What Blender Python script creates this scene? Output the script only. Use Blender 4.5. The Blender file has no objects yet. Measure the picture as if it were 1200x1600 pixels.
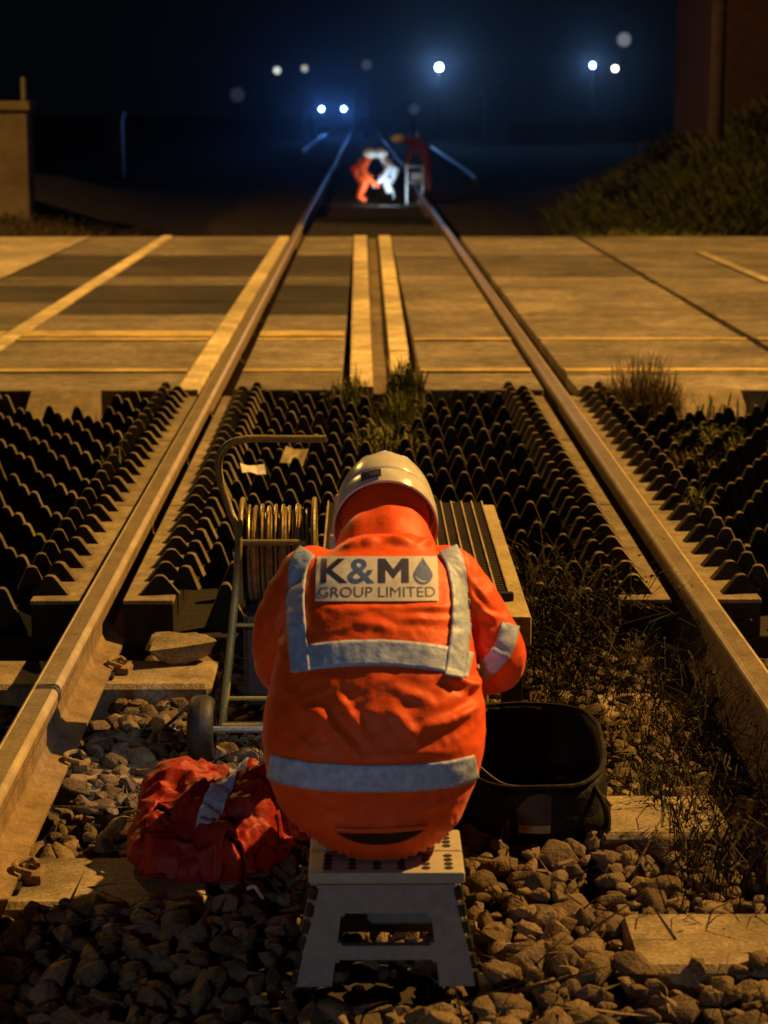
import bpy, bmesh, math, random
import numpy as np
from mathutils import Vector, Matrix, Euler, noise
from mathutils.bvhtree import BVHTree
R = math.radians
random.seed(7)
rng = np.random.default_rng(7)
sc = bpy.context.scene
COL = sc.collection

# ------------------------------------------------------------------ camera, world, lamps, exposure
HAZE = 0.0003
cam_d = bpy.data.cameras.new('camera')
cam = bpy.data.objects.new('camera', cam_d); COL.objects.link(cam)
cam.location = (-0.097, 0.0, 1.47)
cam.rotation_euler = (R(90 - 10.757), 0, -math.atan(32 / 3300.0))
cam_d.sensor_fit = 'VERTICAL'; cam_d.sensor_height = 36.0; cam_d.lens = 3300 / 1600 * 36.0
cam_d.clip_start = 0.1; cam_d.clip_end = 2000
cam_d.dof.use_dof = True; cam_d.dof.focus_distance = 4.8; cam_d.dof.aperture_fstop = 5.8
sc.camera = cam

w = bpy.data.worlds.new('World'); sc.world = w; w.use_nodes = True
bg = w.node_tree.nodes['Background']
bg.inputs[0].default_value = (0.22, 0.34, 0.62, 1); bg.inputs[1].default_value = 0.0030   # clear night sky

def lamp_light(name, kind, loc, power, color, size=0.1, target=None, cone=150, blend=0.4, parent=None):
    d = bpy.data.lights.new(name, kind); d.energy = power; d.color = color
    if kind in ('POINT', 'SPOT'): d.shadow_soft_size = size
    if kind == 'SPOT': d.spot_size = R(cone); d.spot_blend = blend
    o = bpy.data.objects.new(name, d); COL.objects.link(o)
    o.location = loc
    if target is not None:
        o.rotation_euler = (Vector(target) - Vector(loc)).to_track_quat('-Z', 'Y').to_euler()
    if parent is not None:
        o.parent = parent; o.location = Vector(loc) - parent.location
    return o
SODIUM = (1.0, 0.52, 0.115)
LAMP_A = (13.6, 10.6, 15.5)
LAMP_B = (-7.5, 20.5, 7.0)
FILL_LAMP = (-1.7, -3.6, 1.75)
lamp_light('sodium_light', 'SPOT', LAMP_A, 38000, SODIUM, 0.14, (1.0, 7.0, 0), 91, 0.08)
lamp_light('sodium_light', 'SPOT', LAMP_B, 2300, SODIUM, 0.12, (-5.0, 20.5, 0), 152, 0.4)
lamp_light('fill_light_behind', 'SPOT', FILL_LAMP, 175, (0.72, 0.86, 1.0), 0.12, (-0.12, 3.6, 0.40), 22, 1.0)  # added fill for cool light from behind the camera; its tripod is invented

sc.view_settings.view_transform = 'Standard'; sc.view_settings.look = 'None'
sc.view_settings.exposure = 0.0; sc.view_settings.gamma = 1.0
sc.view_settings.use_curve_mapping = False
try:
    sc.cycles.use_denoising = True
    sc.cycles.sample_clamp_indirect = 4.0
    sc.cycles.max_bounces = 6
except Exception: pass

# ------------------------------------------------------------------ materials
def mat(name, col, rough=0.8, metal=0.0, var=0.25, scale=12.0, bump=0.0, bscale=60.0, spec=0.4, col2=None, island=0.0,
        detail=6.0, coat=0.0, sheen=0.0, obj_coord=False, stretch=None, blotch=0.0, grit=0.25):
    m = bpy.data.materials.new(name); m.use_nodes = True
    nt = m.node_tree; N = nt.nodes; L = nt.links
    b = N['Principled BSDF']
    b.inputs['Roughness'].default_value = rough; b.inputs['Metallic'].default_value = metal
    b.inputs['Specular IOR Level'].default_value = spec
    if coat: b.inputs['Coat Weight'].default_value = coat; b.inputs['Coat Roughness'].default_value = 0.25
    if sheen: b.inputs['Sheen Weight'].default_value = sheen; b.inputs['Sheen Roughness'].default_value = 0.4
    tc = N.new('ShaderNodeTexCoord')
    if obj_coord: src = tc.outputs['Object']
    else:
        g = N.new('ShaderNodeNewGeometry'); src = g.outputs['Position']
    n = N.new('ShaderNodeTexNoise'); n.inputs['Scale'].default_value = scale; n.inputs['Detail'].default_value = detail
    n.inputs['Roughness'].default_value = 0.62
    if stretch:
        vm = N.new('ShaderNodeVectorMath'); vm.operation = 'MULTIPLY'; vm.inputs[1].default_value = stretch; L.new(src, vm.inputs[0]); L.new(vm.outputs[0], n.inputs['Vector'])
    else: L.new(src, n.inputs['Vector'])
    r = N.new('ShaderNodeValToRGB')
    c2 = col2 if col2 else tuple(c * (1 - var) for c in col)
    c1 = tuple(c * (1 + var * 0.6) for c in col) if not col2 else col
    r.color_ramp.elements[0].position = 0.32; r.color_ramp.elements[1].position = 0.68
    r.color_ramp.elements[0].color = (*c2, 1); r.color_ramp.elements[1].color = (*c1, 1)
    L.new(n.outputs['Fac'], r.inputs['Fac'])
    out = r.outputs['Color']
    for (sc_, lo, hi) in ([(0.55, 1 - blotch, 1 + blotch * .5), (2.6, 1 - blotch * .6, 1 + blotch * .4)] if blotch else []) + ([(scale * 11, 1 - grit, 1 + grit)] if grit else []):
        nb_ = N.new('ShaderNodeTexNoise'); nb_.inputs['Scale'].default_value = sc_; nb_.inputs['Detail'].default_value = 4; nb_.inputs['Roughness'].default_value = .7; L.new(src, nb_.inputs['Vector'])
        mb_ = N.new('ShaderNodeMapRange'); mb_.inputs['From Min'].default_value = .35; mb_.inputs['From Max'].default_value = .65; mb_.inputs['To Min'].default_value = lo; mb_.inputs['To Max'].default_value = hi; L.new(nb_.outputs['Fac'], mb_.inputs['Value'])
        vs_ = N.new('ShaderNodeVectorMath'); vs_.operation = 'SCALE'; L.new(out, vs_.inputs[0]); L.new(mb_.outputs[0], vs_.inputs['Scale']); out = vs_.outputs[0]
    if island:
        gi = N.new('ShaderNodeNewGeometry')
        oi = N.new('ShaderNodeObjectInfo')
        ad = N.new('ShaderNodeMath'); ad.operation = 'ADD'
        L.new(gi.outputs['Random Per Island'], ad.inputs[0]); L.new(oi.outputs['Random'], ad.inputs[1])
        fr = N.new('ShaderNodeMath'); fr.operation = 'FRACT'; L.new(ad.outputs[0], fr.inputs[0])
        mr = N.new('ShaderNodeMapRange'); mr.inputs['To Min'].default_value = 1 - island; mr.inputs['To Max'].default_value = 1 + island
        L.new(fr.outputs[0], mr.inputs['Value'])
        mx = N.new('ShaderNodeMix'); mx.data_type = 'RGBA'; mx.blend_type = 'MULTIPLY'; mx.inputs['Factor'].default_value = 1
        cb = N.new('ShaderNodeCombineColor')
        for k in range(3): L.new(mr.outputs[0], cb.inputs[k])
        L.new(out, mx.inputs['A']); L.new(cb.outputs[0], mx.inputs['B'])
        out = mx.outputs['Result']
    L.new(out, b.inputs['Base Color'])
    if bump:
        n2 = N.new('ShaderNodeTexNoise'); n2.inputs['Scale'].default_value = bscale; n2.inputs['Detail'].default_value = 5
        L.new(src, n2.inputs['Vector'])
        bp = N.new('ShaderNodeBump'); bp.inputs['Strength'].default_value = bump; bp.inputs['Distance'].default_value = 0.01
        L.new(n2.outputs['Fac'], bp.inputs['Height']); L.new(bp.outputs['Normal'], b.inputs['Normal'])
        n3 = N.new('ShaderNodeMapRange'); n3.inputs['To Min'].default_value = max(0.02, rough - 0.12); n3.inputs['To Max'].default_value = min(1, rough + 0.12)
        L.new(n2.outputs['Fac'], n3.inputs['Value']); L.new(n3.outputs[0], b.inputs['Roughness'])
    return m

def emit(name, col, strength):
    m = bpy.data.materials.new(name); m.use_nodes = True
    b = m.node_tree.nodes['Principled BSDF']
    b.inputs['Base Color'].default_value = (0.6, 0.6, 0.6, 1)
    b.inputs['Emission Color'].default_value = (*col, 1); b.inputs['Emission Strength'].default_value = strength
    return m

M = dict(
    soil=mat('soil', (0.03, 0.022, 0.015), 0.95, scale=9, var=0.5, bump=0.8, bscale=30),
    far_ballast=mat('far_ballast', (0.075, 0.058, 0.043), 0.95, scale=25, var=0.6, bump=1.0, bscale=22),
    stone=mat('ballast_stone_mat', (0.14, 0.102, 0.066), 0.85, scale=22, var=0.35, bump=0.55, bscale=130, island=0.45, spec=0.3),
    concrete=mat('sleeper_concrete', (0.31, 0.25, 0.17), 0.9, scale=9, var=0.5, bump=0.35, bscale=160, blotch=.35, grit=.35),
    rail_corner=mat('rail_polished_lit_corner', (0.56, 0.47, 0.34), 0.34, metal=0.3, scale=9, var=0.25, bump=0.05, bscale=40, grit=.1),  # gauge-corner polish, with the lit edge also put into the colour
    rail_top=mat('rail_running_steel', (0.27, 0.22, 0.155), 0.42, metal=0.35, scale=8, var=0.25, bump=0.08, bscale=50),
    rail_side=mat('rail_rust', (0.22, 0.155, 0.09), 0.8, scale=18, var=0.4, bump=0.4, bscale=110),
    rubber=mat('black_rubber', (0.013, 0.011, 0.009), 0.8, scale=30, var=0.4, bump=0.3, bscale=140, island=0.35, spec=0.2, col2=(0.028, 0.023, 0.016)),
    lit_ridge_rubber=mat('rubber_ridge_lit', (0.135, 0.108, 0.068), 0.85, scale=30, var=0.45, bump=0.3, bscale=140, island=0.3, spec=0.2),
    edge=mat('dusty_edge_strip', (0.225, 0.18, 0.115), 0.9, scale=16, var=0.4, bump=0.35, bscale=120, island=0.12, blotch=.35, grit=.35),
    cream=mat('centre_strip_concrete', (0.58, 0.48, 0.28), 0.85, scale=5, var=0.35, bump=0.3, bscale=60, island=0.2, blotch=.35, grit=.35),
    channel=mat('channel_dirt', (0.16, 0.12, 0.075), 0.9, scale=9, var=0.45, bump=0.4, bscale=70, blotch=.35, grit=.35),
    paint=mat('worn_yellow_paint', (0.62, 0.46, 0.16), 0.8, scale=7, col2=(0.30, 0.23, 0.11), bump=0.2, bscale=90, blotch=.35, grit=.35),
    paint_w=mat('worn_white_paint', (0.45, 0.38, 0.26), 0.8, scale=6, col2=(0.22, 0.18, 0.12), bump=0.2, bscale=90, blotch=.35, grit=.35),
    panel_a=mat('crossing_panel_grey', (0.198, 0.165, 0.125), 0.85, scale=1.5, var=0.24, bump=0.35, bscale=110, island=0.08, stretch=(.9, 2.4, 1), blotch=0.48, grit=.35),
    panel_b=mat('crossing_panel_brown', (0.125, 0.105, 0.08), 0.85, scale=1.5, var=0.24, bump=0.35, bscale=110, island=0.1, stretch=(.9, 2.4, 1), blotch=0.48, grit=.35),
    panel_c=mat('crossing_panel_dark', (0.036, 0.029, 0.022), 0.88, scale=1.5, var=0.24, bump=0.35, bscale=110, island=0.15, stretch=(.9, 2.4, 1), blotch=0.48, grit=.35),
    tarmac=mat('tarmac', (0.155, 0.13, 0.098), 0.88, scale=1.5, var=0.24, bump=0.4, bscale=120, stretch=(.9, 2.4, 1), blotch=0.48, grit=.35),
    jacket=mat('orange_hi_vis_fabric', (0.84, 0.088, 0.005), 0.58, scale=18, var=0.12, bump=0.22, bscale=38, spec=0.4, sheen=0.1, grit=.06),
    gap_shade=mat('hem_shade_dark', (0.03, 0.014, 0.008), 0.95),
    reflective=mat('reflective_tape', (0.40, 0.50, 0.78), 0.5, scale=70, var=0.3, bump=0.25, bscale=60, spec=0.5, grit=.06),
    label=mat('label_white', (0.56, 0.58, 0.68), 0.6, scale=60, var=0.14, bump=0.1, bscale=60, grit=.06),
    navy=mat('navy_print', (0.012, 0.018, 0.10), 0.6, var=0.2),
    blue=mat('blue_print', (0.045, 0.10, 0.42), 0.6, var=0.2),
    greyprint=mat('grey_print', (0.10, 0.085, 0.085), 0.6, var=0.2),
    helmet=mat('helmet_white', (0.64, 0.63, 0.60), 0.25, scale=30, var=0.16, bump=0.05, bscale=40, spec=0.5, grit=.06),
    skin=mat('skin', (0.55, 0.32, 0.22), 0.6, var=0.15),
    trousers=mat('orange_trousers', (0.62, 0.10, 0.015), 0.75, scale=15, var=0.25, bump=0.3, bscale=40),
    boot=mat('boot_leather', (0.02, 0.016, 0.012), 0.55, var=0.4),
    glove=mat('glove', (0.05, 0.05, 0.05), 0.8, var=0.3),
    redcloth=mat('red_hi_vis_cloth', (0.28, 0.011, 0.006), 0.6, scale=15, var=0.3, bump=0.25, bscale=60),
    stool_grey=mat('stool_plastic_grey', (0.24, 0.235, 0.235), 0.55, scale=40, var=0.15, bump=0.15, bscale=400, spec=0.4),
    stool_lit_top=mat('stool_plastic_top', (0.36, 0.335, 0.30), 0.55, scale=40, var=0.1, bump=0.1, bscale=300),  # paler, warmer top: lamp light put into the grey plastic
    dark=mat('dark_plastic', (0.018, 0.016, 0.014), 0.6, scale=20, var=0.3, bump=0.15, bscale=90),
    bag=mat('black_bag_fabric', (0.007, 0.0065, 0.0065), 0.7, scale=25, var=0.4, bump=0.35, bscale=70, spec=0.22),
    bagtrim=mat('bag_trim_grey', (0.10, 0.085, 0.075), 0.6, var=0.2),
    brown=mat('brown_label', (0.06, 0.035, 0.018), 0.7, var=0.4),
    tube=mat('olive_yellow_paint', (0.26, 0.21, 0.045), 0.45, scale=22, col2=(0.17, 0.125, 0.035), bump=0.2, bscale=120, spec=0.5),
    cable=mat('tan_cable', (0.30, 0.22, 0.09), 0.38, metal=0.5, scale=40, var=0.35, bump=0.1, bscale=100),
    board=mat('cream_board', (0.40, 0.33, 0.185), 0.75, scale=8, col2=(0.23, 0.18, 0.09), bump=0.2, bscale=90),
    grille=mat('black_grille', (0.012, 0.011, 0.01), 0.6, var=0.3),
    slat=mat('grille_slat', (0.085, 0.068, 0.045), 0.5, var=0.3),
    grass=mat('grass_green', (0.155, 0.155, 0.03), 0.8, scale=14, col2=(0.08, 0.085, 0.016), island=0.5, spec=0.2),
    drygrass=mat('grass_dry', (0.10, 0.07, 0.026), 0.85, scale=14, var=0.4, island=0.5, spec=0.2),
    scrub=mat('scrub_brown', (0.035, 0.026, 0.013), 0.9, scale=14, var=0.4, island=0.6, spec=0.2),
    leaf=mat('scrub_leaf', (0.035, 0.034, 0.012), 0.8, scale=14, var=0.4, island=0.6, spec=0.3),
    bark=mat('pole_wood', (0.10, 0.07, 0.045), 0.9, scale=10, var=0.4, bump=0.4, bscale=40),
    masonry=mat('rendered_wall', (0.16, 0.125, 0.09), 0.9, scale=4, var=0.3, bump=0.3, bscale=60),
    brick=mat('brick_red', (0.075, 0.038, 0.028), 0.9, scale=9, var=0.3, island=0.3),
    steel=mat('galvanised_steel', (0.25, 0.25, 0.25), 0.5, metal=0.6, var=0.2),
    maroon=mat('maroon_cloth', (0.11, 0.012, 0.010), 0.8, var=0.3),
    paper=mat('white_paper', (0.62, 0.56, 0.52), 0.8, var=0.15),
    vehicle=mat('vehicle_dark_paint', (0.03, 0.03, 0.04), 0.4, var=0.3),
    glass=mat('dark_glass', (0.01, 0.012, 0.016), 0.1, var=0.1),
    whitebox=mat('cabinet_white', (0.55, 0.55, 0.58), 0.6, var=0.2),
)

# ------------------------------------------------------------------ helpers
def link(o, parent=None):
    COL.objects.link(o)
    if parent is not None: o.parent = parent
    return o
def world_loc(p):
    v = Vector((0, 0, 0))
    while p is not None: v += p.location; p = p.parent
    return v
def tag(o, label=None, cat=None, group=None, kind=None):
    if label: o['label'] = label
    if cat: o['category'] = cat
    if group: o['group'] = group
    if kind: o['kind'] = kind
    return o
def thing(name, label, cat, loc, group=None):
    o = bpy.data.objects.new(name, None); o.empty_display_size = 0.1
    o.location = loc; link(o); return tag(o, label, cat, group)
def obj(name, V, F, m, parent=None, smooth=False, local=False, origin=None):
    V = np.asarray(V, dtype=float)
    if parent is not None and not local: V = V - np.array(world_loc(parent))
    if parent is None and origin is not None: V = V - np.array(origin)
    me = bpy.data.meshes.new(name); me.from_pydata(V.tolist(), [], F); me.update()
    if isinstance(m, (list, tuple)):
        for q in m: me.materials.append(q)
    else: me.materials.append(m)
    if smooth:
        for p in me.polygons: p.use_smooth = True
    o = bpy.data.objects.new(name, me); link(o, parent)
    if parent is None and origin is not None: o.location = origin
    return o

class MB:
    def __init__(s): s.V = []; s.F = []
    def add(s, V, F):
        k = len(s.V); s.V += [tuple(v) for v in V]; s.F += [tuple(i + k for i in f) for f in F]; return s
    def box(s, c, d, rot=None, bev=0.0):
        x, y, z = d[0] / 2, d[1] / 2, d[2] / 2
        if bev <= 0:
            V = [Vector((sx * x, sy * y, sz * z)) for sz in (-1, 1) for sy in (-1, 1) for sx in (-1, 1)]
            F = [(0, 2, 3, 1), (4, 5, 7, 6), (0, 1, 5, 4), (2, 6, 7, 3), (0, 4, 6, 2), (1, 3, 7, 5)]
        else:
            bm = bmesh.new(); bmesh.ops.create_cube(bm, size=1)
            for v in bm.verts: v.co = Vector((v.co.x * 2 * x, v.co.y * 2 * y, v.co.z * 2 * z))
            bmesh.ops.bevel(bm, geom=bm.edges[:], offset=bev, segments=2, affect='EDGES', profile=0.5)
            bm.verts.index_update(); V = [v.co.copy() for v in bm.verts]; F = [tuple(v.index for v in f.verts) for f in bm.faces]; bm.free()
        if rot is not None:
            q = Euler(rot).to_matrix(); V = [q @ v for v in V]
        return s.add([v + Vector(c) for v in V], F)
    def tube(s, pts, r, n=10, closed=False, cap=True):
        P = [Vector(p) for p in pts]; rs = r if isinstance(r, (list, tuple)) else [r] * len(P)
        m = len(P); V = []; F = []; up = None
        for i, p in enumerate(P):
            if closed: t = P[(i + 1) % m] - P[(i - 1) % m]
            else: t = P[min(i + 1, m - 1)] - P[max(i - 1, 0)]
            t.normalize()
            if up is None:
                up = t.orthogonal().normalized()
            else:
                up = (up - t * up.dot(t)); up = up.normalized() if up.length > 1e-6 else t.orthogonal().normalized()
            b = t.cross(up)
            for k in range(n):
                a = 2 * math.pi * k / n
                V.append(p + (up * math.cos(a) + b * math.sin(a)) * rs[i])
        for i in range(m if closed else m - 1):
            j = (i + 1) % m
            for k in range(n):
                F.append((i * n + k, i * n + (k + 1) % n, j * n + (k + 1) % n, j * n + k))
        if cap and not closed:
            F.append(tuple(range(n - 1, -1, -1))); F.append(tuple((m - 1) * n + k for k in range(n)))
        return s.add(V, F)
    def lathe(s, prof, c, axis='Z', n=24, cap=True):
        V = []; F = []; m = len(prof)
        for (r, h) in prof:
            for k in range(n):
                a = 2 * math.pi * k / n
                if axis == 'Z': v = (r * math.cos(a), r * math.sin(a), h)
                elif axis == 'X': v = (h, r * math.cos(a), r * math.sin(a))
                else: v = (r * math.sin(a), h, r * math.cos(a))
                V.append(Vector(v) + Vector(c))
        for i in range(m - 1):
            for k in range(n):
                F.append((i * n + k, i * n + (k + 1) % n, (i + 1) * n + (k + 1) % n, (i + 1) * n + k))
        if cap:
            F.append(tuple(range(n - 1, -1, -1))); F.append(tuple((m - 1) * n + k for k in range(n)))
        return s.add(V, F)
    def prism(s, poly, axis, a, b):
        """poly: 2D points; axis 'Y': poly in XZ extruded y=a..b; 'X': poly in YZ; 'Z': poly in XY"""
        n = len(poly); V = []
        for h in (a, b):
            for (u, v) in poly:
                V.append({'Y': (u, h, v), 'X': (h, u, v), 'Z': (u, v, h)}[axis])
        F = [tuple(range(n)), tuple(range(2 * n - 1, n - 1, -1))]
        for k in range(n): F.append((k, k + n, (k + 1) % n + n, (k + 1) % n))
        return s.add(V, F)
    def build(s, name, m, parent=None, smooth=False, origin=None):
        o = obj(name, s.V, s.F, m, parent, smooth, origin=origin)
        bm = bmesh.new(); bm.from_mesh(o.data); bmesh.ops.recalc_face_normals(bm, faces=bm.faces[:]); bm.to_mesh(o.data); bm.free()
        if smooth:
            for p in o.data.polygons: p.use_smooth = True
            try: o.data.set_sharp_from_angle(angle=R(42))
            except Exception: pass
        return o
def curve_pts(P, n=8):
    """Catmull-Rom through the points"""
    P = [Vector(p) for p in P]; Q = [P[0] * 2 - P[1]] + P + [P[-1] * 2 - P[-2]]; out = []
    for i in range(1, len(Q) - 2):
        for k in range(n):
            t = k / n; a, b, c, d = Q[i - 1], Q[i], Q[i + 1], Q[i + 2]
            out.append(0.5 * ((2 * b) + (c - a) * t + (2 * a - 5 * b + 4 * c - d) * t * t + (3 * b - a - 3 * c + d) * t ** 3))
    out.append(P[-1]); return out
def baked(o):
    dg = bpy.context.evaluated_depsgraph_get()
    me = bpy.data.meshes.new_from_object(o.evaluated_get(dg), depsgraph=dg)
    old = o.data; o.modifiers.clear(); o.data = me; bpy.data.meshes.remove(old); return o
def share(name, me, parent, loc, rot=None, scale=None):
    o = bpy.data.objects.new(name, me); link(o, parent); o.location = loc
    if rot is not None: o.rotation_euler = rot
    if scale is not None: o.scale = scale
    return o

# ------------------------------------------------------------------ ground
g = MB()
nx, ny = 40, 60
xs = np.concatenate([np.linspace(-300, -8, 10), np.linspace(-7, 7, 29), np.linspace(8, 300, 10)])
ys = np.concatenate([np.linspace(-50, 0, 5), np.linspace(1, 60, 60), np.linspace(70, 600, 14)])
def ground_h(x, y):
    z = -0.13
    if y > 22.6: z = -0.07 + 0.02 * math.sin(x * 3.1 + y)
    if y > 23.0 and x > 2.6:                                    # grassy bank on the right beyond the road
        z += min(1.0, (y - 23.0) / 4.5) * min(1.6, max(0, x - 2.6) * 0.52) * max(0, min(1, (42 - y) / 8))
    if y > 23.0 and x < -3.2:
        z += min(1.0, (y - 23.0) / 5) * min(0.6, (-x - 3.2) * 0.3) * max(0, min(1, (42 - y) / 8))
    return z
V = [(x, y, ground_h(x, y)) for y in ys for x in xs]
F = [(j * len(xs) + i, j * len(xs) + i + 1, (j + 1) * len(xs) + i + 1, (j + 1) * len(xs) + i) for j in range(len(ys) - 1) for i in range(len(xs) - 1)]
tag(obj('ground', V, F, M['soil'], smooth=True), kind='structure')

# far ballast beyond the crossing, rough ridge
xs2 = np.linspace(-2.4, 2.4, 49); ys2 = np.concatenate([np.linspace(22.62, 40, 140), np.linspace(41, 170, 100)])
V = [(x, y, -0.02 + 0.03 * noise.noise((x * 9, y * 9, 0)) - 0.10 * max(0, abs(x) - 1.7)) for y in ys2 for x in xs2]
F = [(j * 49 + i, j * 49 + i + 1, (j + 1) * 49 + i + 1, (j + 1) * 49 + i) for j in range(len(ys2) - 1) for i in range(48)]
tag(obj('trackbed', V, F, M['far_ballast']), kind='structure')

# ------------------------------------------------------------------ thin haze volume added to give the distant lamps halos
if HAZE > 0:
    hz = MB(); hz.box((0, 275, 7.2), (640, 690, 17.0)); hzm = bpy.data.materials.new('halo_volume_mat'); hzm.use_nodes = True
    nt = hzm.node_tree; nt.nodes.remove(nt.nodes['Principled BSDF']); pv = nt.nodes.new('ShaderNodeVolumePrincipled'); pv.inputs['Density'].default_value = HAZE; pv.inputs['Color'].default_value = (.8, .85, .95, 1); pv.inputs['Anisotropy'].default_value = .955
    nt.links.new(pv.outputs[0], nt.nodes['Material Output'].inputs['Volume'])
    tag(hz.build('halo_volume', hzm), kind='stuff')
# ------------------------------------------------------------------ rails
HEADX = 0.797
def rail(label, sx, y0, y1, cx=None, pts=None, detail=True):
    prof = [(-0.066, 0.012), (-0.066, 0.02), (-0.02, 0.032), (-0.010, 0.05), (-0.010, 0.115), (-0.03, 0.128), (-0.034, 0.140),
            (-0.034, 0.155), (-0.029, 0.163), (-0.018, 0.167), (0.018, 0.167), (0.029, 0.163), (0.034, 0.155), (0.034, 0.140), (0.03, 0.128), (0.010, 0.115),
            (0.010, 0.05), (0.02, 0.032), (0.066, 0.02), (0.066, 0.012)]
    if pts is None: pts = [(sx * (HEADX + 0.034), y0), (sx * (HEADX + 0.034), y1)]
    t = thing('rail', label, 'rail', (pts[0][0], pts[0][1], 0), 'rails of the track')
    def sweep(pr, closed):
        V = []; F = []; n = len(pr)
        for (px, py) in pts:
            for (u, v) in pr: V.append((px + u, py, v))
        for i in range(len(pts) - 1):
            for k in range(n if closed else n - 1):
                F.append((i * n + k, i * n + (k + 1) % n, (i + 1) * n + (k + 1) % n, (i + 1) * n + k))
        if closed: F += [tuple(range(n)), tuple((len(pts) - 1) * n + k for k in range(n - 1, -1, -1))]
        return V, F
    mb = MB(); mb.add(*sweep(prof[:8] + prof[12:], True)); mb.build('rail_body', M['rail_side'], t)
    top = [(-0.034, 0.156), (-0.0325, 0.162), (-0.029, 0.1665), (-0.0235, 0.1695), (-0.016, 0.1705), (0.016, 0.1705), (0.0235, 0.1695), (0.029, 0.1665), (0.0325, 0.162), (0.034, 0.156)]
    mid = [(-0.0225, 0.166), (-0.0205, 0.1705), (0.0205, 0.1705), (0.0225, 0.166)]
    mb = MB(); mb.add(*sweep(mid, True)); mb.build('running_surface', M['rail_top'], t)
    for s_ in (-1, 1):
        cr = [(s_ * .0205, .1702), (s_ * .0245, .1690), (s_ * .029, .1660), (s_ * .0325, .162), (s_ * .034, .156), (s_ * .024, .160)]
        mb = MB(); mb.add(*sweep(cr, True)); mb.build('polished_lit_corner', M['rail_corner'], t, smooth=True)
    return t
rail('left running rail of the track, its inner side lit orange, beside the seated worker', -1, 1.0, 175)
rail('right running rail of the track, its top brightly lit, with weeds growing against it', 1, 1.0, 175)
rail('siding rail branching off to the right far beyond the crossing', 1, 0, 0, pts=[(2.12, 42), (2.2, 46), (2.28, 58), (2.42, 80), (2.42, 120)])
rail('siding rail far off to the left below the vehicle headlights', 1, 0, 0, pts=[(-2.1, 70), (-2.2, 85), (-2.27, 138), (-2.3, 170)])

# ------------------------------------------------------------------ twin-block sleepers
def sleeper(label, ry, ly, rx=0.386, lx=-0.404, w_=0.235):
    t = thing('concrete_sleeper', label, 'sleeper', (0, ry, 0), 'twin-block concrete sleepers')
    for (x0, x1, y0) in ((rx, 1.25, ry), (-1.27, lx, ly)):
        m = MB()
        b = 0.02
        V = [(x0 - b, y0 - b, -0.2), (x1 + b, y0 - b, -0.2), (x1 + b, y0 + w_ + b, -0.2), (x0 - b, y0 + w_ + b, -0.2)]
        top = [(x0 + .014, y0, 0), (x1 - .014, y0, 0), (x1, y0 + .014, 0), (x1, y0 + w_ - .014, 0), (x1 - .014, y0 + w_, 0), (x0 + .014, y0 + w_, 0), (x0, y0 + w_ - .014, 0), (x0, y0 + .03, 0), (x0 + .004, y0 + .012, 0)]
        n = len(top); low = [(x + (-.005 if x < (x0 + x1) / 2 else .005), y + (-.012 if y < y0 + w_ / 2 else .012), -0.012) for (x, y, z) in top]
        bot = [(x, y, -0.2) for (x, y, z) in low]
        VV = top + low + bot; FF = [tuple(range(n))]
        for k in range(n):
            FF.append((k, k + n, (k + 1) % n + n, (k + 1) % n)); FF.append((k + n, k + 2 * n, (k + 1) % n + 2 * n, (k + 1) % n + n))
        m.add(VV, FF); m.build('block', M['concrete'], t)
        xr = math.copysign(HEADX + 0.034, x0 + x1)
        for s in (-1, 1):                                        # spring clip, shoulder and pad each side of the rail foot
            cxp = xr + s * 0.092
            m = MB(); m.box((cxp, y0 + w_ / 2, 0.010), (0.036, 0.07, 0.020), bev=0.005)
            m.tube(curve_pts([(cxp, y0 + .085, .024), (cxp - s * .03, y0 + .09, .032), (cxp - s * .034, y0 + .118, .034), (cxp - s * .01, y0 + .146, .032), (cxp + s * .006, y0 + .118, .028)], 5), 0.0065, 8)
            m.build('rail_clip', M['rail_side'], t, smooth=True)
        m = MB(); m.box((xr, y0 + w_ / 2, 0.0075), (0.15, 0.17, 0.009)); m.build('rail_pad', M['dark'], t)
    m = MB(); m.tube([(lx - .1, ly + w_ / 2, -0.09), (rx + .1, ry + w_ / 2, -0.09)], 0.03, 8); m.build('tie_bar', M['rail_side'], t)
    return t
sleeper('concrete sleeper nearest the camera, its right block crossed by twig shadows', 3.484, 3.795)
sleeper('concrete sleeper beside the black bag, its right block half covered by weeds', 4.176, 4.50, lx=-0.45)
sleeper('concrete sleeper just in front of the spiked panels, under a broken slab', 5.0, 5.34, rx=0.5, lx=-0.50)

# ------------------------------------------------------------------ road deck on the crossing
ROAD_Z = 0.165
Y0, Y1 = 9.99, 22.45
road = thing('road', None, None, (0, 16, 0)); road['kind'] = 'structure'
base = MB(); base.box((0, (Y0 + Y1) / 2, -0.05), (60, Y1 - Y0 - 0.02, 0.12)); base.build('road_base', M['soil'], road)
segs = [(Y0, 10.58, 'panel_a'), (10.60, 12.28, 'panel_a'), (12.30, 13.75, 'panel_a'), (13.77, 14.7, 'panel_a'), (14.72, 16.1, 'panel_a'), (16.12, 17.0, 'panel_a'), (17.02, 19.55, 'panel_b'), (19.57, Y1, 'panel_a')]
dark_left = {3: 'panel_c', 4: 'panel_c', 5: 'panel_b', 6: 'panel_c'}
cols = [(-2.11, -0.99, True), (-0.715, -0.205, True), (0.19, 0.76, False), (0.922, 2.13, False)]
def slab(name, x0, x1, y0, y1, m, z=ROAD_Z, th=0.16, bev=0.006):
    b = MB(); b.box(((x0 + x1) / 2, (y0 + y1) / 2, z - th / 2), (x1 - x0, y1 - y0, th), bev=bev); return b.build(name, M[m], road)
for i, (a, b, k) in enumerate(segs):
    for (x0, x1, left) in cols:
        slab('crossing_panel', x0, x1, a, b, dark_left.get(i, k) if left else k, z=ROAD_Z + rng.uniform(-.003, .003))
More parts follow.
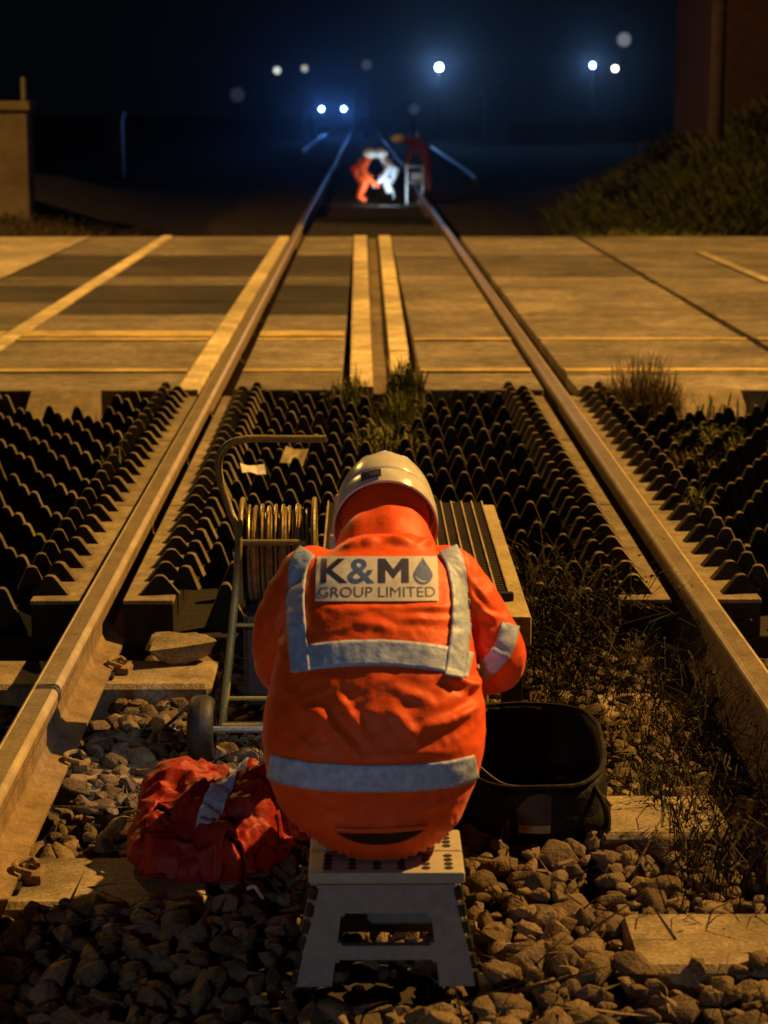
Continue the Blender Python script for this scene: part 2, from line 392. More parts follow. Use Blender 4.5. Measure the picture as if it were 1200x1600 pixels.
# raised lip along each rail, steel-edged
for (x0, x1) in ((-0.757, -0.722), (0.765, 0.768)):
    pass
for (a, b) in ((9.992, 12.4), (12.41, 14.6), (14.61, 17.0), (17.01, 19.6), (19.61, 22.44)):
    slab('edge_beam', -0.988, -0.882, a, b, 'cream', z=ROAD_Z + .004); slab('edge_beam', -2.215, -2.115, a, b, 'cream', z=ROAD_Z + .012)
# surrounding tarmac left and right
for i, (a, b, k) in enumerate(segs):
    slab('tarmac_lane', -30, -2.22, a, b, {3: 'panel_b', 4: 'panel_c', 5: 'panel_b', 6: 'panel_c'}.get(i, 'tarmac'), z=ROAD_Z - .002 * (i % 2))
    slab('tarmac_lane', 2.185, 30, a, b, 'tarmac', z=ROAD_Z - .002 * (i % 2))
# centre strips of concrete with toothed outer edges, dirt channel between
def wedge_strip(x_in0, x_in1, x_out0, x_out1, ya, yb, sgn):
    poly = [(x_in0, ya), (x_in1, yb)]; pts = []
    n = max(2, int((yb - ya) / 0.16)); 
    for k in range(n, -1, -1):
        t = k / n; x = x_out0 + (x_out1 - x_out0) * t; y = ya + (yb - ya) * t
        if 0 < k < n:
            pts += [(x, y + .018), (x - sgn * .022, y + .006), (x - sgn * .022, y - .006), (x, y - .018)]
        else: pts.append((x + sgn * rng.uniform(-.004, .004), y))
    b = MB(); b.prism(poly + pts, 'Z', 0.0, ROAD_Z + 0.012 + rng.uniform(-.003, .003)); return b.build('centre_strip', M['cream'], road)
cuts = [10.0, 11.55, 13.1, 15.0, 16.6, 18.6, 20.6, 22.4]
for a, b in zip(cuts[:-1], cuts[1:]):
    f = lambda y, p, q: p + (q - p) * (y - 10.1) / 11.2
    wedge_strip(f(a, -.052, -.062), f(b, -.052, -.062), f(a, -.163, -.192), f(b, -.163, -.192), a + .006, b - .006, -1)
    wedge_strip(f(a, .042, .062), f(b, .042, .062), f(a, .143, .182), f(b, .143, .182), a + .006, b - .006, 1)
b = MB(); b.box((0, (Y0 + Y1) / 2, 0.07), (0.10, Y1 - Y0, 0.15)); b.build('channel_floor', M['channel'], road)
# painted lines across and along the road
def line(x0, x1, y0, y1, m='paint', z=ROAD_Z + 0.006):
    b = MB(); b.box(((x0 + x1) / 2, (y0 + y1) / 2, z), (x1 - x0, y1 - y0, 0.004)); return b.build('road_marking', M[m], road)
for (x0, x1) in ((-12, -2.23), (-2.105, -0.995), (-0.71, -0.21), (0.195, 0.755), (0.93, 2.125), (2.19, 12)):
    line(x0, x1, 10.66, 10.78)
    line(x0, x1, 12.16, 12.25, z=ROAD_Z + 0.006)
    if x1 < 0: line(x0, x1, 12.36, 12.66)
for y0, y1 in ((16.3, 19.8), (9.995, 13.0)): line(3.0, 3.09, y0, y1, 'paint_w', z=ROAD_Z + .0105)
line(-3.9, -2.95, 15.5, 22.2, 'paint_w', z=ROAD_Z + .0105)
# sloped end deflectors at the near edge of the road
for (x0, x1, lb) in ((-1.668, -1.345, 'pale sloped deflector block at the road edge, left of the track'), (1.355, 1.69, 'pale sloped deflector block at the road edge, right of the track behind grass')):
    b = MB(); b.prism([(Y0 - .003, -0.12), (Y0 - .003, ROAD_Z + .004), (Y0 - .05, ROAD_Z + .004), (Y0 - .40, 0.045), (Y0 - .40, -0.12)], 'X', x0, x1)
    tag(b.build('deflector_block', M['edge'], None, origin=((x0 + x1) / 2, Y0 - .2, 0)), lb, 'deflector')

# ------------------------------------------------------------------ anti-trespass panels
def spike_mesh(w, h, tb, tt, name):
    pr = [(-w / 2, 0), (-.0145, h * .925), (-.0095, h * .98), (-.0035, h), (.0035, h), (.0095, h * .98), (.0145, h * .925), (w / 2, 0)]
    V = []
    for s in (-1, 1):
        for (x, z) in pr:
            t = tb + (tt - tb) * (z / h); V.append((x, s * t / 2, z))
    n = len(pr); F = [tuple(range(n - 1, -1, -1)), tuple(range(n, 2 * n))]
    for k in range(n): F.append((k, (k + 1) % n, (k + 1) % n + n, k + n))
    me = bpy.data.meshes.new(name); me.from_pydata(V, [], F); me.materials.append(M['rubber']); me.materials.append(M['lit_ridge_rubber'])
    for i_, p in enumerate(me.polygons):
        if 2 <= i_ <= n: p.material_index = 1                    # paler ridge edges: lamp-lit lines put into the colour
    bm = bmesh.new(); bm.from_mesh(me); bmesh.ops.recalc_face_normals(bm, faces=bm.faces[:]); bm.to_mesh(me); bm.free(); return me
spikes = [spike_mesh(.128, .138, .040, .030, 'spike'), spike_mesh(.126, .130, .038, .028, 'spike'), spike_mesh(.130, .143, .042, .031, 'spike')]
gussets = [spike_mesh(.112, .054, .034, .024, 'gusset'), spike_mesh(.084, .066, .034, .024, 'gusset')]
P_ROW = 0.18
def trespass_panel(label, x0, x1, y0, y1, rail_side):
    t = thing('trespass_panel', label, 'rubber panel', (0.5 * (x0 + x1), y0, 0), 'spiked anti-trespass panels')
    b = MB(); b.box(((x0 + x1) / 2, (y0 + y1) / 2, 0.0), (x1 - x0, y1 - y0 - 0.008, 0.07), bev=0.008); b.build('base_mat', M['rubber'], t)
    strips = {'L': (x0, x0 + .05), 'R': (x1 - .05, x1)}
    o = world_loc(t)
    xa, xb = x0 + .07, x1 - .07
    for sd in rail_side:
        sx0, sx1 = strips[sd]
        sx0, sx1 = (sx0, sx1 + .09) if sd == 'L' else (sx0 - .09, sx1)
        b = MB(); b.box(((sx0 + sx1) / 2, (y0 + y1) / 2, 0.080), (sx1 - sx0 - .004, y1 - y0 - .014, 0.092)); b.build('strip_core', M['rubber'], t); b = MB(); b.box(((sx0 + sx1) / 2, (y0 + y1) / 2, 0.132), (sx1 - sx0, y1 - y0 - .01, 0.012), bev=0.003); b.build('edge_strip', M['edge'], t)
        s = 1 if sd == 'L' else -1
        e = (x0 + .045) if sd == 'L' else (x1 - .045)
        n = int(round((y1 - y0) / P_ROW))
        for k in range(n):
            y = y0 + (k + .5) * P_ROW
            share('gusset', gussets[0], t, Vector((e + s * .05, y, 0.137)) - o, (0, 0, R(8) * s * rng.uniform(.6, 1.4)))
            share('gusset', gussets[1], t, Vector((e + s * .115, y + P_ROW * .5, 0.132)) - o, (0, 0, -R(8) * s * rng.uniform(.6, 1.4)))
        if sd == 'L': xa = x0 + .215
        else: xb = x1 - .215
    n = int(round((y1 - y0) / P_ROW))
    for k in range(n):
        y = y0 + (k + .5) * P_ROW
        x = xa + (0.0 if k % 2 else 0.065)
        while x <= xb + .001:
            if rng.random() > 0.015 and not (y > 9.5 and any(a - .05 < x < b_ + .05 for a, b_ in ((-1.668, -1.345), (1.355, 1.69)))):
                share('spike', spikes[rng.integers(3)], t, Vector((x + rng.uniform(-.004, .004), y + rng.uniform(-.006, .006), 0.030)) - o,
                      (rng.normal(0, .02), rng.normal(0, .015), rng.normal(0, .02)), (1, 1, rng.uniform(.92, 1.05)))
            x += 0.13 * 1.0
    return t
PITCH = P_ROW
rows_y = [(5.70, 7.14, 'nearest'), (7.145, 8.585, 'middle'), (8.59, 9.97, 'farthest')]
for (a, b, wd) in rows_y:
    near = {'nearest': 'its front end open above the ballast', 'middle': 'second back from the ballast', 'farthest': 'touching the road edge'}[wd]
    trespass_panel('black spiked rubber panel between the rails, left half, ' + near, -0.765, -0.005, a, b, 'L')
    trespass_panel('black spiked rubber panel between the rails, right half, ' + near, 0.005, 0.755, a, b, 'R')
    trespass_panel('black spiked rubber panel outside the left rail, ' + near, -1.90, -0.882, a, b, 'R')
    trespass_panel('black spiked rubber panel outside the right rail, ' + near, 0.868, 1.90, a, b, 'L')
# the same panels again beyond the road, too far to pick single spikes apart
ft = thing('trespass_panel', 'dark spiked panel strip between the rails beyond the far road edge', 'rubber panel', (0, 22.7, 0), 'spiked anti-trespass panels')
b = MB(); b.box((0, 24.4, 0.05), (1.5, 3.7, 0.08)); b.build('base_mat', M['rubber'], ft)
b = MB()
for k in range(40):
    for j in range(11):
        x = -.66 + j * .13 + (.065 if k % 2 else 0); y = 22.65 + k * .09
        b.add([(x - .06, y - .03, .09), (x + .06, y - .03, .09), (x + .06, y + .03, .09), (x - .06, y + .03, .09), (x - .012, y, .2), (x + .012, y, .2)],
              [(0, 1, 5, 4), (1, 2, 5), (2, 3, 4, 5), (3, 0, 4)])
tag(b.build('spikes', M['rubber'], ft), kind='stuff')

# ------------------------------------------------------------------ ballast
def stone_variants(n=14):
    out = []
    for k in range(n):
        bm = bmesh.new()
        sx, sy, sz = 1, rng.uniform(.6, .95), rng.uniform(.42, .75)
        for i in range(15):
            v = rng.normal(size=3); v /= np.linalg.norm(v); v *= rng.uniform(.82, 1.0)
            bm.verts.new((v[0] * sx, v[1] * sy, v[2] * sz))
        r = bmesh.ops.convex_hull(bm, input=bm.verts[:])
        bmesh.ops.delete(bm, geom=[v for v in bm.verts if not v.link_faces], context='VERTS')
        bmesh.ops.dissolve_limit(bm, angle_limit=R(14), verts=bm.verts[:], edges=bm.edges[:])
        bmesh.ops.bevel(bm, geom=bm.edges[:], offset=0.085, segments=2, affect='EDGES', profile=0.6)
        bmesh.ops.triangulate(bm, faces=bm.faces[:])
        for v in bm.verts:
            v.co += v.normal * 0.06 * noise.noise(v.co * 3.0 + Vector((k * 7.1, 0, 0)))
        me = bpy.data.meshes.new('ballast_stone'); bm.to_mesh(me); bm.free(); me.materials.append(M['stone'])
        for p in me.polygons: p.use_smooth = True
        try: me.set_sharp_from_angle(angle=R(32))
        except Exception: pass
        out.append(me)
    return out
variants = stone_variants()
ballast = thing('ballast', None, None, (0, 4.0, 0)); ballast['kind'] = 'structure'
keep_out = [(0.386, 1.3, 3.484, 3.72), (0.386, 0.70, 4.176, 4.41), (-1.3, -0.404, 3.795, 4.03), (-1.3, -0.52, 5.34, 5.575), (-0.235, 0.105, 3.36, 3.64)]
def blocked(x, y, s):
    for (a, b, c, d) in keep_out:
        m = s * .55
        if a - m < x < b + m and c - s * .12 < y < d + m * .6: return True
    for sx in (-1, 1):
        if abs(x - sx * (HEADX + .034)) < 0.066 + s * .5: return True
    return False
def bal_h(x, y):
    h = 0.012 * math.sin(x * 5 + 1) * math.cos(y * 6) + 0.018 * noise.noise((x * 2.5, y * 2.5, 4))
    if y < 3.45: h -= 0.012
    if 3.05 < y < 3.46 and x > .36: h -= 0.018
    if abs(x) > 0.78: h -= 0.03
    if y > 5.0 and x < 0: h -= 0.03
    if 0.386 < x and 3.72 < y < 4.17: h -= .01
    return h
stones = []
for layer, (n, zoff) in enumerate(((2400, -0.05), (3300, -0.014))):
    cell = {}
    tries = 0; made = 0
    while made < n and tries < n * 6:
        tries += 1
        y = 2.9 + (5.75 - 2.9) * rng.random(); x = rng.uniform(-1.35, 1.25)
        s = float(np.clip(rng.lognormal(math.log(.033), .32), .017, .060))
        if layer and blocked(x, y, s): continue
        key = (int(x / .036), int(y / .036))
        if layer and cell.get(key, 0) >= 1: continue
        cell[key] = cell.get(key, 0) + 1
        stones.append((x, y, bal_h(x, y) + zoff + rng.uniform(-.008, .010), s, rng.integers(len(variants)), rng.uniform(0, 6.28), rng.normal(0, .35), rng.normal(0, .35), layer)); made += 1
def shows(st):
    x, y, s = st[0], st[1], st[3]
    if st[8] == 0: return -1
    hw = .085 + .182 * y
    if not (-hw + .09 < x + .097 < hw): return -1
    if y < 3.13: return -1
    if -.55 < x < .14 and y > 3.35: return -1
    if .12 < x < .42 and 4.0 < y < 4.6: return -1
    return s / y
order = sorted(range(len(stones)), key=lambda i: -shows(stones[i]))
single = set(i for i in order[:298] if shows(stones[i]) > 0)
vdat = [(np.array([v.co[:] for v in me.vertices]), [tuple(p.vertices) for p in me.polygons]) for me in variants]
BV = []; BF = []; k0 = 0
for i, (x, y, z, s, vi, rz, rx, ry, la) in enumerate(stones):
    rot = (rx, ry, rz)
    if i in single:
        share('ballast_stone', variants[vi], ballast, Vector((x, y, z)) - Vector((0, 4, 0)), rot, (s, s, s))
    else:
        m3 = np.array(Euler(rot).to_matrix()) * s
        Vv, Ff = vdat[vi]; BV.append(Vv @ m3.T + np.array((x, y, z))); BF += [tuple(q + k0 for q in f) for f in Ff]; k0 += len(Vv)
so = obj('ballast_stones', np.vstack(BV), BF, M['stone'], ballast, smooth=True)
try: so.data.set_sharp_from_angle(angle=R(32))
except Exception: pass
tag(so, kind='stuff')
# one flat broken lump on the sleeper
bm = bmesh.new()
for i in range(26):
    bm.verts.new((rng.uniform(-.10, .10) * (1 if i % 2 else .8), rng.uniform(-.085, .085), (0 if i < 13 else .042) + rng.uniform(-.006, .008)))
bmesh.ops.convex_hull(bm, input=bm.verts[:]); bmesh.ops.delete(bm, geom=[v for v in bm.verts if not v.link_faces], context='VERTS')
bmesh.ops.subdivide_edges(bm, edges=bm.edges[:], cuts=2, use_grid_fill=True)
for v in bm.verts: v.co += Vector((noise.noise(v.co * 30), noise.noise(v.co * 30 + Vector((5, 0, 0))), .5 * noise.noise(v.co * 30 + Vector((9, 0, 0))))) * .012
me_ = bpy.data.meshes.new('broken_slab'); bm.to_mesh(me_); bm.free(); me_.materials.append(M['concrete'])
sl = bpy.data.objects.new('broken_slab', me_); link(sl); sl.location = (-.60, 5.60, .012); sl.rotation_euler = (.06, -.04, .3)
tag(sl, 'flat broken concrete slab lying in front of the left spiked panel', 'slab')

# ------------------------------------------------------------------ seated worker
px, py, pz = -0.07, 3.55, 0.2
person = thing('person', 'seated worker seen from behind in orange hi-vis jacket and white helmet, hunched on a stool', 'person', (px, py, 0))
RINGS = [(-0.073, 3.455, 0.203, 0.068, 0.11, 0), (-0.072, 3.437, 0.225, 0.115, 0.125, 0), (-0.081, 3.422, 0.264, 0.156, 0.135, 0), (-0.082, 3.42, 0.307, 0.172, 0.14, 2),
         (-0.082, 3.415, 0.348, 0.186, 0.145, 4), (-0.08, 3.42, 0.403, 0.194, 0.15, 8), (-0.079, 3.44, 0.464, 0.194, 0.15, 12), (-0.078, 3.475, 0.522, 0.183, 0.15, 18),
         (-0.076, 3.52, 0.578, 0.174, 0.145, 24), (-0.074, 3.56, 0.624, 0.167, 0.14, 30), (-0.074, 3.61, 0.664, 0.161, 0.13, 36), (-0.069, 3.66, 0.694, 0.14, 0.12, 42),
         (-0.064, 3.70, 0.711, 0.113, 0.105, 46), (-0.056, 3.74, 0.722, 0.096, 0.095, 48)]
def loft(rings, n=48, sup=2.7, grow=0.0):
    V = []; F = []
    for (cx_, yb, zb, a, b_, lean) in rings:
        Fw = Vector((0, math.cos(R(lean)), -math.sin(R(lean))))
        C = Vector((cx_, yb, zb)) + Fw * b_
        for k in range(n):
            t = 2 * math.pi * k / n; c, s_ = math.cos(t), math.sin(t)
            c = math.copysign(abs(c) ** (2 / sup), c); s_ = math.copysign(abs(s_) ** (2 / sup), s_)
            V.append(C + Vector((1, 0, 0)) * (a + grow) * c + Fw * (b_ + grow) * s_)
    m = len(rings)
    for i in range(m - 1):
        for k in range(n): F.append((i * n + k, i * n + (k + 1) % n, (i + 1) * n + (k + 1) % n, (i + 1) * n + k))
    F.append(tuple(range(n - 1, -1, -1))); F.append(tuple((m - 1) * n + k for k in range(n)))
    return V, F
def ball(mb, c, r, sq=(1, 1, 1)):
    bm = bmesh.new(); bmesh.ops.create_icosphere(bm, subdivisions=3, radius=1)
    bm.verts.index_update()
    mb.add([(c[0] + v.co.x * r * sq[0], c[1] + v.co.y * r * sq[1], c[2] + v.co.z * r * sq[2]) for v in bm.verts], [tuple(v.index for v in f.verts) for f in bm.faces]); bm.free()
def limb(mb, pts, rads, n=14):
    P = curve_pts(pts, 10); m = len(P); rr = []
    for i in range(m):
        t = i / (m - 1) * (len(rads) - 1); k = min(int(t), len(rads) - 2); rr.append(rads[k] + (rads[k + 1] - rads[k]) * (t - k))
    mb.tube(P, rr, n); ball(mb, P[0], rr[0]); ball(mb, P[-1], rr[-1] * .98)
jb = MB(); jb.add(*loft(RINGS))
ARM_R = [(0.052, 3.745, 0.622), (0.104, 3.735, 0.558), (0.143, 3.74, 0.487), (0.125, 3.90, 0.425), (0.068, 4.06, 0.375)]
ARM_L = [(-0.188, 3.745, 0.622), (-0.233, 3.73, 0.555), (-0.247, 3.74, 0.49), (-0.235, 3.90, 0.42), (-0.19, 4.06, 0.37)]
limb(jb, ARM_R, [.072, .064, .055, .052, .046]); limb(jb, ARM_L, [.072, .064, .053, .050, .045])
jk = jb.build('jacket', M['jacket'], person, smooth=True)
md = jk.modifiers.new('remesh', 'REMESH'); md.mode = 'VOXEL'; md.voxel_size = 0.0052
ms = jk.modifiers.new('smooth', 'SMOOTH'); ms.factor = 0.6; ms.iterations = 14
baked(jk); jk.data.materials.clear(); jk.data.materials.append(M['jacket'])
me = jk.data; nv = len(me.vertices)
co = np.zeros(nv * 3); me.vertices.foreach_get('co', co); co = co.reshape(-1, 3)
no = np.zeros(nv * 3); me.vertices.foreach_get('normal', no); no = no.reshape(-1, 3)
W = co + np.array((px, py, 0))
# jacket print coordinates: u to the right, v up along the back (metres, origin mid back)
def uvp(Wp): return (Wp[:, 0] + 0.0635) , (Wp[:, 2] - 0.566) * 0.98 + (Wp[:, 1] - 3.56) * 0.21
U, Vv = uvp(W)
disp = np.zeros(nv)
for i in range(nv):
    p = Vector(W[i])
    q = Vector((p.x * 7 + p.z * 3, p.y * 5, p.z * 13 - p.x * 4))
    disp[i] = 0.0022 * (1 - 2 * abs(noise.noise(q))) + 0.0016 * noise.noise(p * 8) + 0.0013 * (1 - 2.6 * abs(noise.noise(Vector((p.x * 20 + p.z * 8, p.y * 18, p.z * 34 - p.x * 10))))) + 0.0007 * (1 - 2.6 * abs(noise.noise(p * 48)))
def crease(u1, v1, u2, v2, amp, wd):
    d = np.array((u2 - u1, v2 - v1)); L_ = np.hypot(*d); d /= L_
    t = np.clip((U - u1) * d[0] + (Vv - v1) * d[1], 0, L_); du = U - (u1 + t * d[0]); dv = Vv - (v1 + t * d[1])
    fade = np.sin(np.pi * np.clip(t / L_, .08, .92)); sg = du * d[1] - dv * d[0]
    r2 = (du * du + dv * dv) / wd ** 2
    return amp * fade * (np.exp(-r2) - 0.25 * np.exp(-((np.abs(sg) - 1.7 * wd) ** 2 + np.maximum(0, np.sqrt(du * du + dv * dv) - np.abs(sg)) ** 2) / wd ** 2))
def pxy(x, y): return ((x - 600) / 905.0, (1000 - y) / 905.0)
for (x1, y1, x2, y2, a, wd) in [(728, 872, 744, 1015, -.007, .007), (452, 882, 434, 1010, -.007, .007), (492, 940, 700, 944, -.0025, .004), (690, 1052, 752, 1075, .014, .011), (715, 1085, 757, 1060, .010, .010), (705, 1118, 752, 1098, .010, .010), (640, 1135, 748, 1112, .007, .013),
        (480, 1085, 560, 1175, .010, .013), (520, 1070, 575, 1150, .007, .012), (440, 1060, 520, 1150, .006, .014), (560, 1180, 700, 1165, .004, .012), (640, 945, 715, 948, .006, .009),
        (620, 965, 720, 968, .005, .009), (540, 965, 640, 985, .003, .012), (560, 850, 600, 838, .010, .010), (600, 838, 655, 848, .010, .009), (655, 850, 690, 838, .007, .008), (520, 862, 580, 836, .007, .01),
        (745, 935, 790, 985, .006, .008), (740, 900, 775, 950, .006, .008), (750, 960, 792, 968, .007, .008), (752, 1010, 800, 1030, .006, .008), (440, 935, 470, 1010, .006, .01), (420, 960, 450, 1040, .006, .01),
        (480, 1235, 560, 1262, .004, .010), (640, 1262, 720, 1238, .004, .010), (700, 1210, 745, 1180, .004, .01), (600, 1060, 690, 1100, .004, .014), (455, 1130, 500, 1180, .006, .012), (610, 1100, 660, 1160, .005, .014)]:
    a1 = pxy(x1, y1); a2 = pxy(x2, y2); back = (no[:, 1] < 0.25)
    disp += crease(*a1, *a2, a * .85, wd * .72) * back
# gathered hem and the gap above it
vh = (1310 - 1000) / -905.0
uu = U - 0.0
band = np.exp(-((Vv - (pxy(0, 1318)[1] - 0.012 + 0.55 * uu * uu)) / .030) ** 2) * (no[:, 1] < .3)
disp += band * 0.0032 * np.sin(uu * 2 * math.pi / 0.0125 + 2.0 * np.sin(uu * 55))
gapc = pxy(0, 1298)[1] + 1.6 * uu * uu
gap_top = pxy(0, 1285)[1] + 0.05 * uu * uu
hw = 0.078
inside = (np.abs(uu + .004) < hw) & (Vv < gap_top) & (Vv > pxy(0, 1311)[1] + 3.6 * (uu + .004) ** 2) & (no[:, 1] < .3) & (W[:, 1] < 3.6)
lu0, lv1 = pxy(488, 860); lu1, lv0 = pxy(691, 940)
def soft(x, a, b, e): return np.clip((x - a) / e + 1, 0, 1) * np.clip((b - x) / e + 1, 0, 1)
stiff = soft(U, lu0, lu1, .012) * soft(Vv, lv0, lv1, .010) * (no[:, 1] < .3)
disp *= (1 - .95 * stiff)
W2 = W + no * disp[:, None]
W2[:, 2] = np.maximum(W2[:, 2], 0.203)
me.vertices.foreach_set('co', (W2 - np.array((px, py, 0))).ravel()); me.update()
for p in me.polygons:
    p.use_smooth = True
for it in range(1):
    bm = bmesh.new(); bm.from_mesh(me); bmesh.ops.smooth_vert(bm, verts=bm.verts[:], factor=.35, use_axis_x=True, use_axis_y=True, use_axis_z=True); bm.to_mesh(me); bm.free()
bvh = BVHTree.FromPolygons([v.co + Vector((px, py, 0)) for v in me.vertices], [tuple(p.vertices) for p in me.polygons])
BD = Vector((0.0097, 0.979, -0.205)).normalized(); BU = Vector((0, 0.205, 0.979)).normalized()
BASE = Vector((-0.0635, 3.52, 0.571))
def on_back(u, v, off):
    """point of the jacket under print position (u, v): the garment is marked square-on from behind"""
    o = BASE + Vector((1, 0, 0)) * u + BU * v - BD * 0.6
    h = bvh.ray_cast(o, BD)
    if h[0] is None or (h[0] - o).length > 1.25: return None
    n = h[1] if h[1].dot(BD) < 0 else -h[1]
    return h[0] + n * off
def strip(name, path, wid, m, parent, off=0.0035, nu=150, nw=8):
    """a tape following px path points (left edge to right edge), width in metres"""
    P = [Vector((*pxy(*p), 0)) for p in path]; P = [Vector(q) for q in curve_pts(P, max(4, nu // (len(P) - 1)))]
    V = []; ok = []; F = []
    for i, p in enumerate(P):
        t = (P[min(i + 1, len(P) - 1)] - P[max(0, i - 1)]).normalized(); nn = Vector((-t.y, t.x, 0))
        for k in range(nw + 1):
            q = p + nn * (k / nw - .5) * wid
            h = on_back(q.x, q.y, off); ok.append(h is not None); V.append(h if h is not None else Vector((0, 3.9, .4)))
    for i in range(len(P) - 1):
        row = []
        for k in range(nw):
            f = (i * (nw + 1) + k, (i + 1) * (nw + 1) + k, (i + 1) * (nw + 1) + k + 1, i * (nw + 1) + k + 1)
            if all(ok[j] for j in f) and max((V[f[0]] - V[f[2]]).length, (V[f[1]] - V[f[3]]).length) < 0.085: row.append(f)
        if len(row) == nw: F += row
    used = sorted({j for f in F for j in f}); mp = {j: i for i, j in enumerate(used)}
    o = obj(name, [V[j] for j in used], [tuple(mp[j] for j in f) for f in F], m, parent, smooth=True)
    so_ = o.modifiers.new('thick', 'SOLIDIFY'); so_.thickness = 0.003; so_.offset = -1
    return baked(o)
TW = 0.040
strip('reflective_band', [(406, 1186), (450, 1195), (520, 1201), (600, 1203), (680, 1200), (730, 1194), (765, 1186)], 0.046, M['reflective'], jk)
strip('reflective_band', [(461, 1026), (520, 1017), (600, 1014), (680, 1022), (735, 1036)], 0.043, M['reflective'], jk)
strip('reflective_band', [(478, 856), (465, 880), (461, 930), (466, 985), (473, 1044)], 0.033, M['reflective'], jk, off=.0055)
strip('reflective_band', [(703, 852), (716, 884), (722, 930), (719, 985), (708, 1052)], 0.034, M['reflective'], jk, off=.0055)
strip('reflective_band', [(752, 1058), (778, 1035), (795, 1010), (806, 975)], 0.035, M['reflective'], jk, off=.004)
# dark patch painting the shaded gap under the hem, with the rolled hem above it
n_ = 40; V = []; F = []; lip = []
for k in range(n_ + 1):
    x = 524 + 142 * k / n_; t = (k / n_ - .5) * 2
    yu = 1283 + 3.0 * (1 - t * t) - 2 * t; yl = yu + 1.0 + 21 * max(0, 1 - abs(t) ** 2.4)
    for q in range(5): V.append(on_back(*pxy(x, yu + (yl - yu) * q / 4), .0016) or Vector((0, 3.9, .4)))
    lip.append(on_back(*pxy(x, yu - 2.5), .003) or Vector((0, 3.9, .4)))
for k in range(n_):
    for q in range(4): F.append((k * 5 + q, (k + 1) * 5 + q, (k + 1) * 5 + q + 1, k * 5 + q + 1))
obj('hem_gap_shade', V, F, M['gap_shade'], jk, smooth=True)
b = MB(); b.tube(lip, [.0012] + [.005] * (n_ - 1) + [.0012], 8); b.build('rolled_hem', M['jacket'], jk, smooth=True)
# printed label
def patch(name, x0, x1, y0, y1, m, parent, off, nx_=70, ny_=28):
    V = []; F = []
    for j in range(ny_ + 1):
        for i in range(nx_ + 1):
            u, v = pxy(x0 + (x1 - x0) * i / nx_, y0 + (y1 - y0) * j / ny_); V.append(on_back(u, v, off) or Vector((0, 3.9, .4)))
    for j in range(ny_):
        for i in range(nx_): F.append((j * (nx_ + 1) + i, j * (nx_ + 1) + i + 1, (j + 1) * (nx_ + 1) + i + 1, (j + 1) * (nx_ + 1) + i))
    return obj(name, V, F, m, parent, smooth=True)
lab = patch('name_label', 493, 686, 866, 936, M['label'], jk, 0.0026)
def text_mesh(body, bold=0.0):
    cu = bpy.data.curves.new('lettering', 'FONT'); cu.body = body; cu.size = 1; cu.offset = bold; cu.resolution_u = 4; cu.fill_mode = 'FRONT'
    o = bpy.data.objects.new('lettering', cu); link(o); dg = bpy.context.evaluated_depsgraph_get()
    me_ = bpy.data.meshes.new_from_object(o.evaluated_get(dg)); bpy.data.objects.remove(o); return me_
def lettering(body, x0, x1, y0, y1, m, parent, bold=0.0, off=0.0031, name='lettering'):
    me_ = text_mesh(body, bold)
    bm = bmesh.new(); bm.from_mesh(me_); bmesh.ops.triangulate(bm, faces=bm.faces[:])
    xs_ = [v.co.x for v in bm.verts]; ys_ = [v.co.y for v in bm.verts]; X0, X1, Z0, Z1 = min(xs_), max(xs_), min(ys_), max(ys_)
    for it in range(3):
        lim = 0.12 * (Z1 - Z0)
        ed = [e for e in bm.edges if e.calc_length() > lim]
        if not ed: break
        bmesh.ops.subdivide_edges(bm, edges=ed, cuts=1); bmesh.ops.triangulate(bm, faces=bm.faces[:])
    for v in bm.verts:
        X = x0 + (v.co.x - X0) / (X1 - X0) * (x1 - x0); Yp = y1 - (v.co.y - Z0) / (Z1 - Z0) * (y1 - y0)
        v.co = (on_back(*pxy(X, Yp), off) or Vector((0, 3.9, .4))) - world_loc(parent)
    bm.to_mesh(me_); bm.free(); me_.materials.clear(); me_.materials.append(m)
    o = bpy.data.objects.new(name, me_); link(o, parent); return o
lettering('K', 501, 544, 870, 908, M['navy'], lab, .02)
lettering('&', 543, 586, 870, 909, M['blue'], lab, .018)
mo = [(0, 0), (0, 1), (.24, 1), (.5, .56), (.76, 1), (1, 1), (1, 0), (.755, 0), (.755, .56), (.5, .16), (.245, .56), (.245, 0)]
bm = bmesh.new(); bm.faces.new([bm.verts.new((x, y, 0)) for (x, y) in mo]); bmesh.ops.triangulate(bm, faces=bm.faces[:])
for it in range(3): bmesh.ops.subdivide_edges(bm, edges=[e for e in bm.edges if e.calc_length() > .13], cuts=1); bmesh.ops.triangulate(bm, faces=bm.faces[:])
for v in bm.verts: v.co = on_back(*pxy(591 + 49 * v.co.x, 908 - 38 * v.co.y), .0031) - world_loc(lab)
me_ = bpy.data.meshes.new('lettering'); bm.to_mesh(me_); bm.free(); me_.materials.append(M['navy']); link(bpy.data.objects.new('lettering', me_), lab)
lettering('GROUP LIMITED', 498, 681, 914, 930, M['greyprint'], lab, 0.0)
drop = []
for k in range(40):
    a = 2 * math.pi * k / 40; r_ = 15.5
    x = math.sin(a) * r_ * (1 if math.cos(a) < 0 else (1 - math.cos(a) ** 1.1) ** .75 if math.cos(a) < 1 else 0); y = -math.cos(a) * (16 if math.cos(a) < 0 else 27)
    drop.append(on_back(*pxy(662 + x, 895 + y), .0031))
ctr = on_back(*pxy(662, 896), .0033)
obj('drop_emblem', drop + [ctr], [(k, (k + 1) % 40, 40) for k in range(40)], M['blue'], lab, smooth=True)
gl = []
for k in range(9):
    a = R(100 + k * 14); gl.append((662 - math.sin(a) * 12.2, 895 - math.cos(a) * 12.6 * 1.0, 662 - math.sin(a) * (12.2 - 2.6 * math.sin(math.pi * k / 8)), 895 - math.cos(a) * (12.6 - 2.6 * math.sin(math.pi * k / 8))))
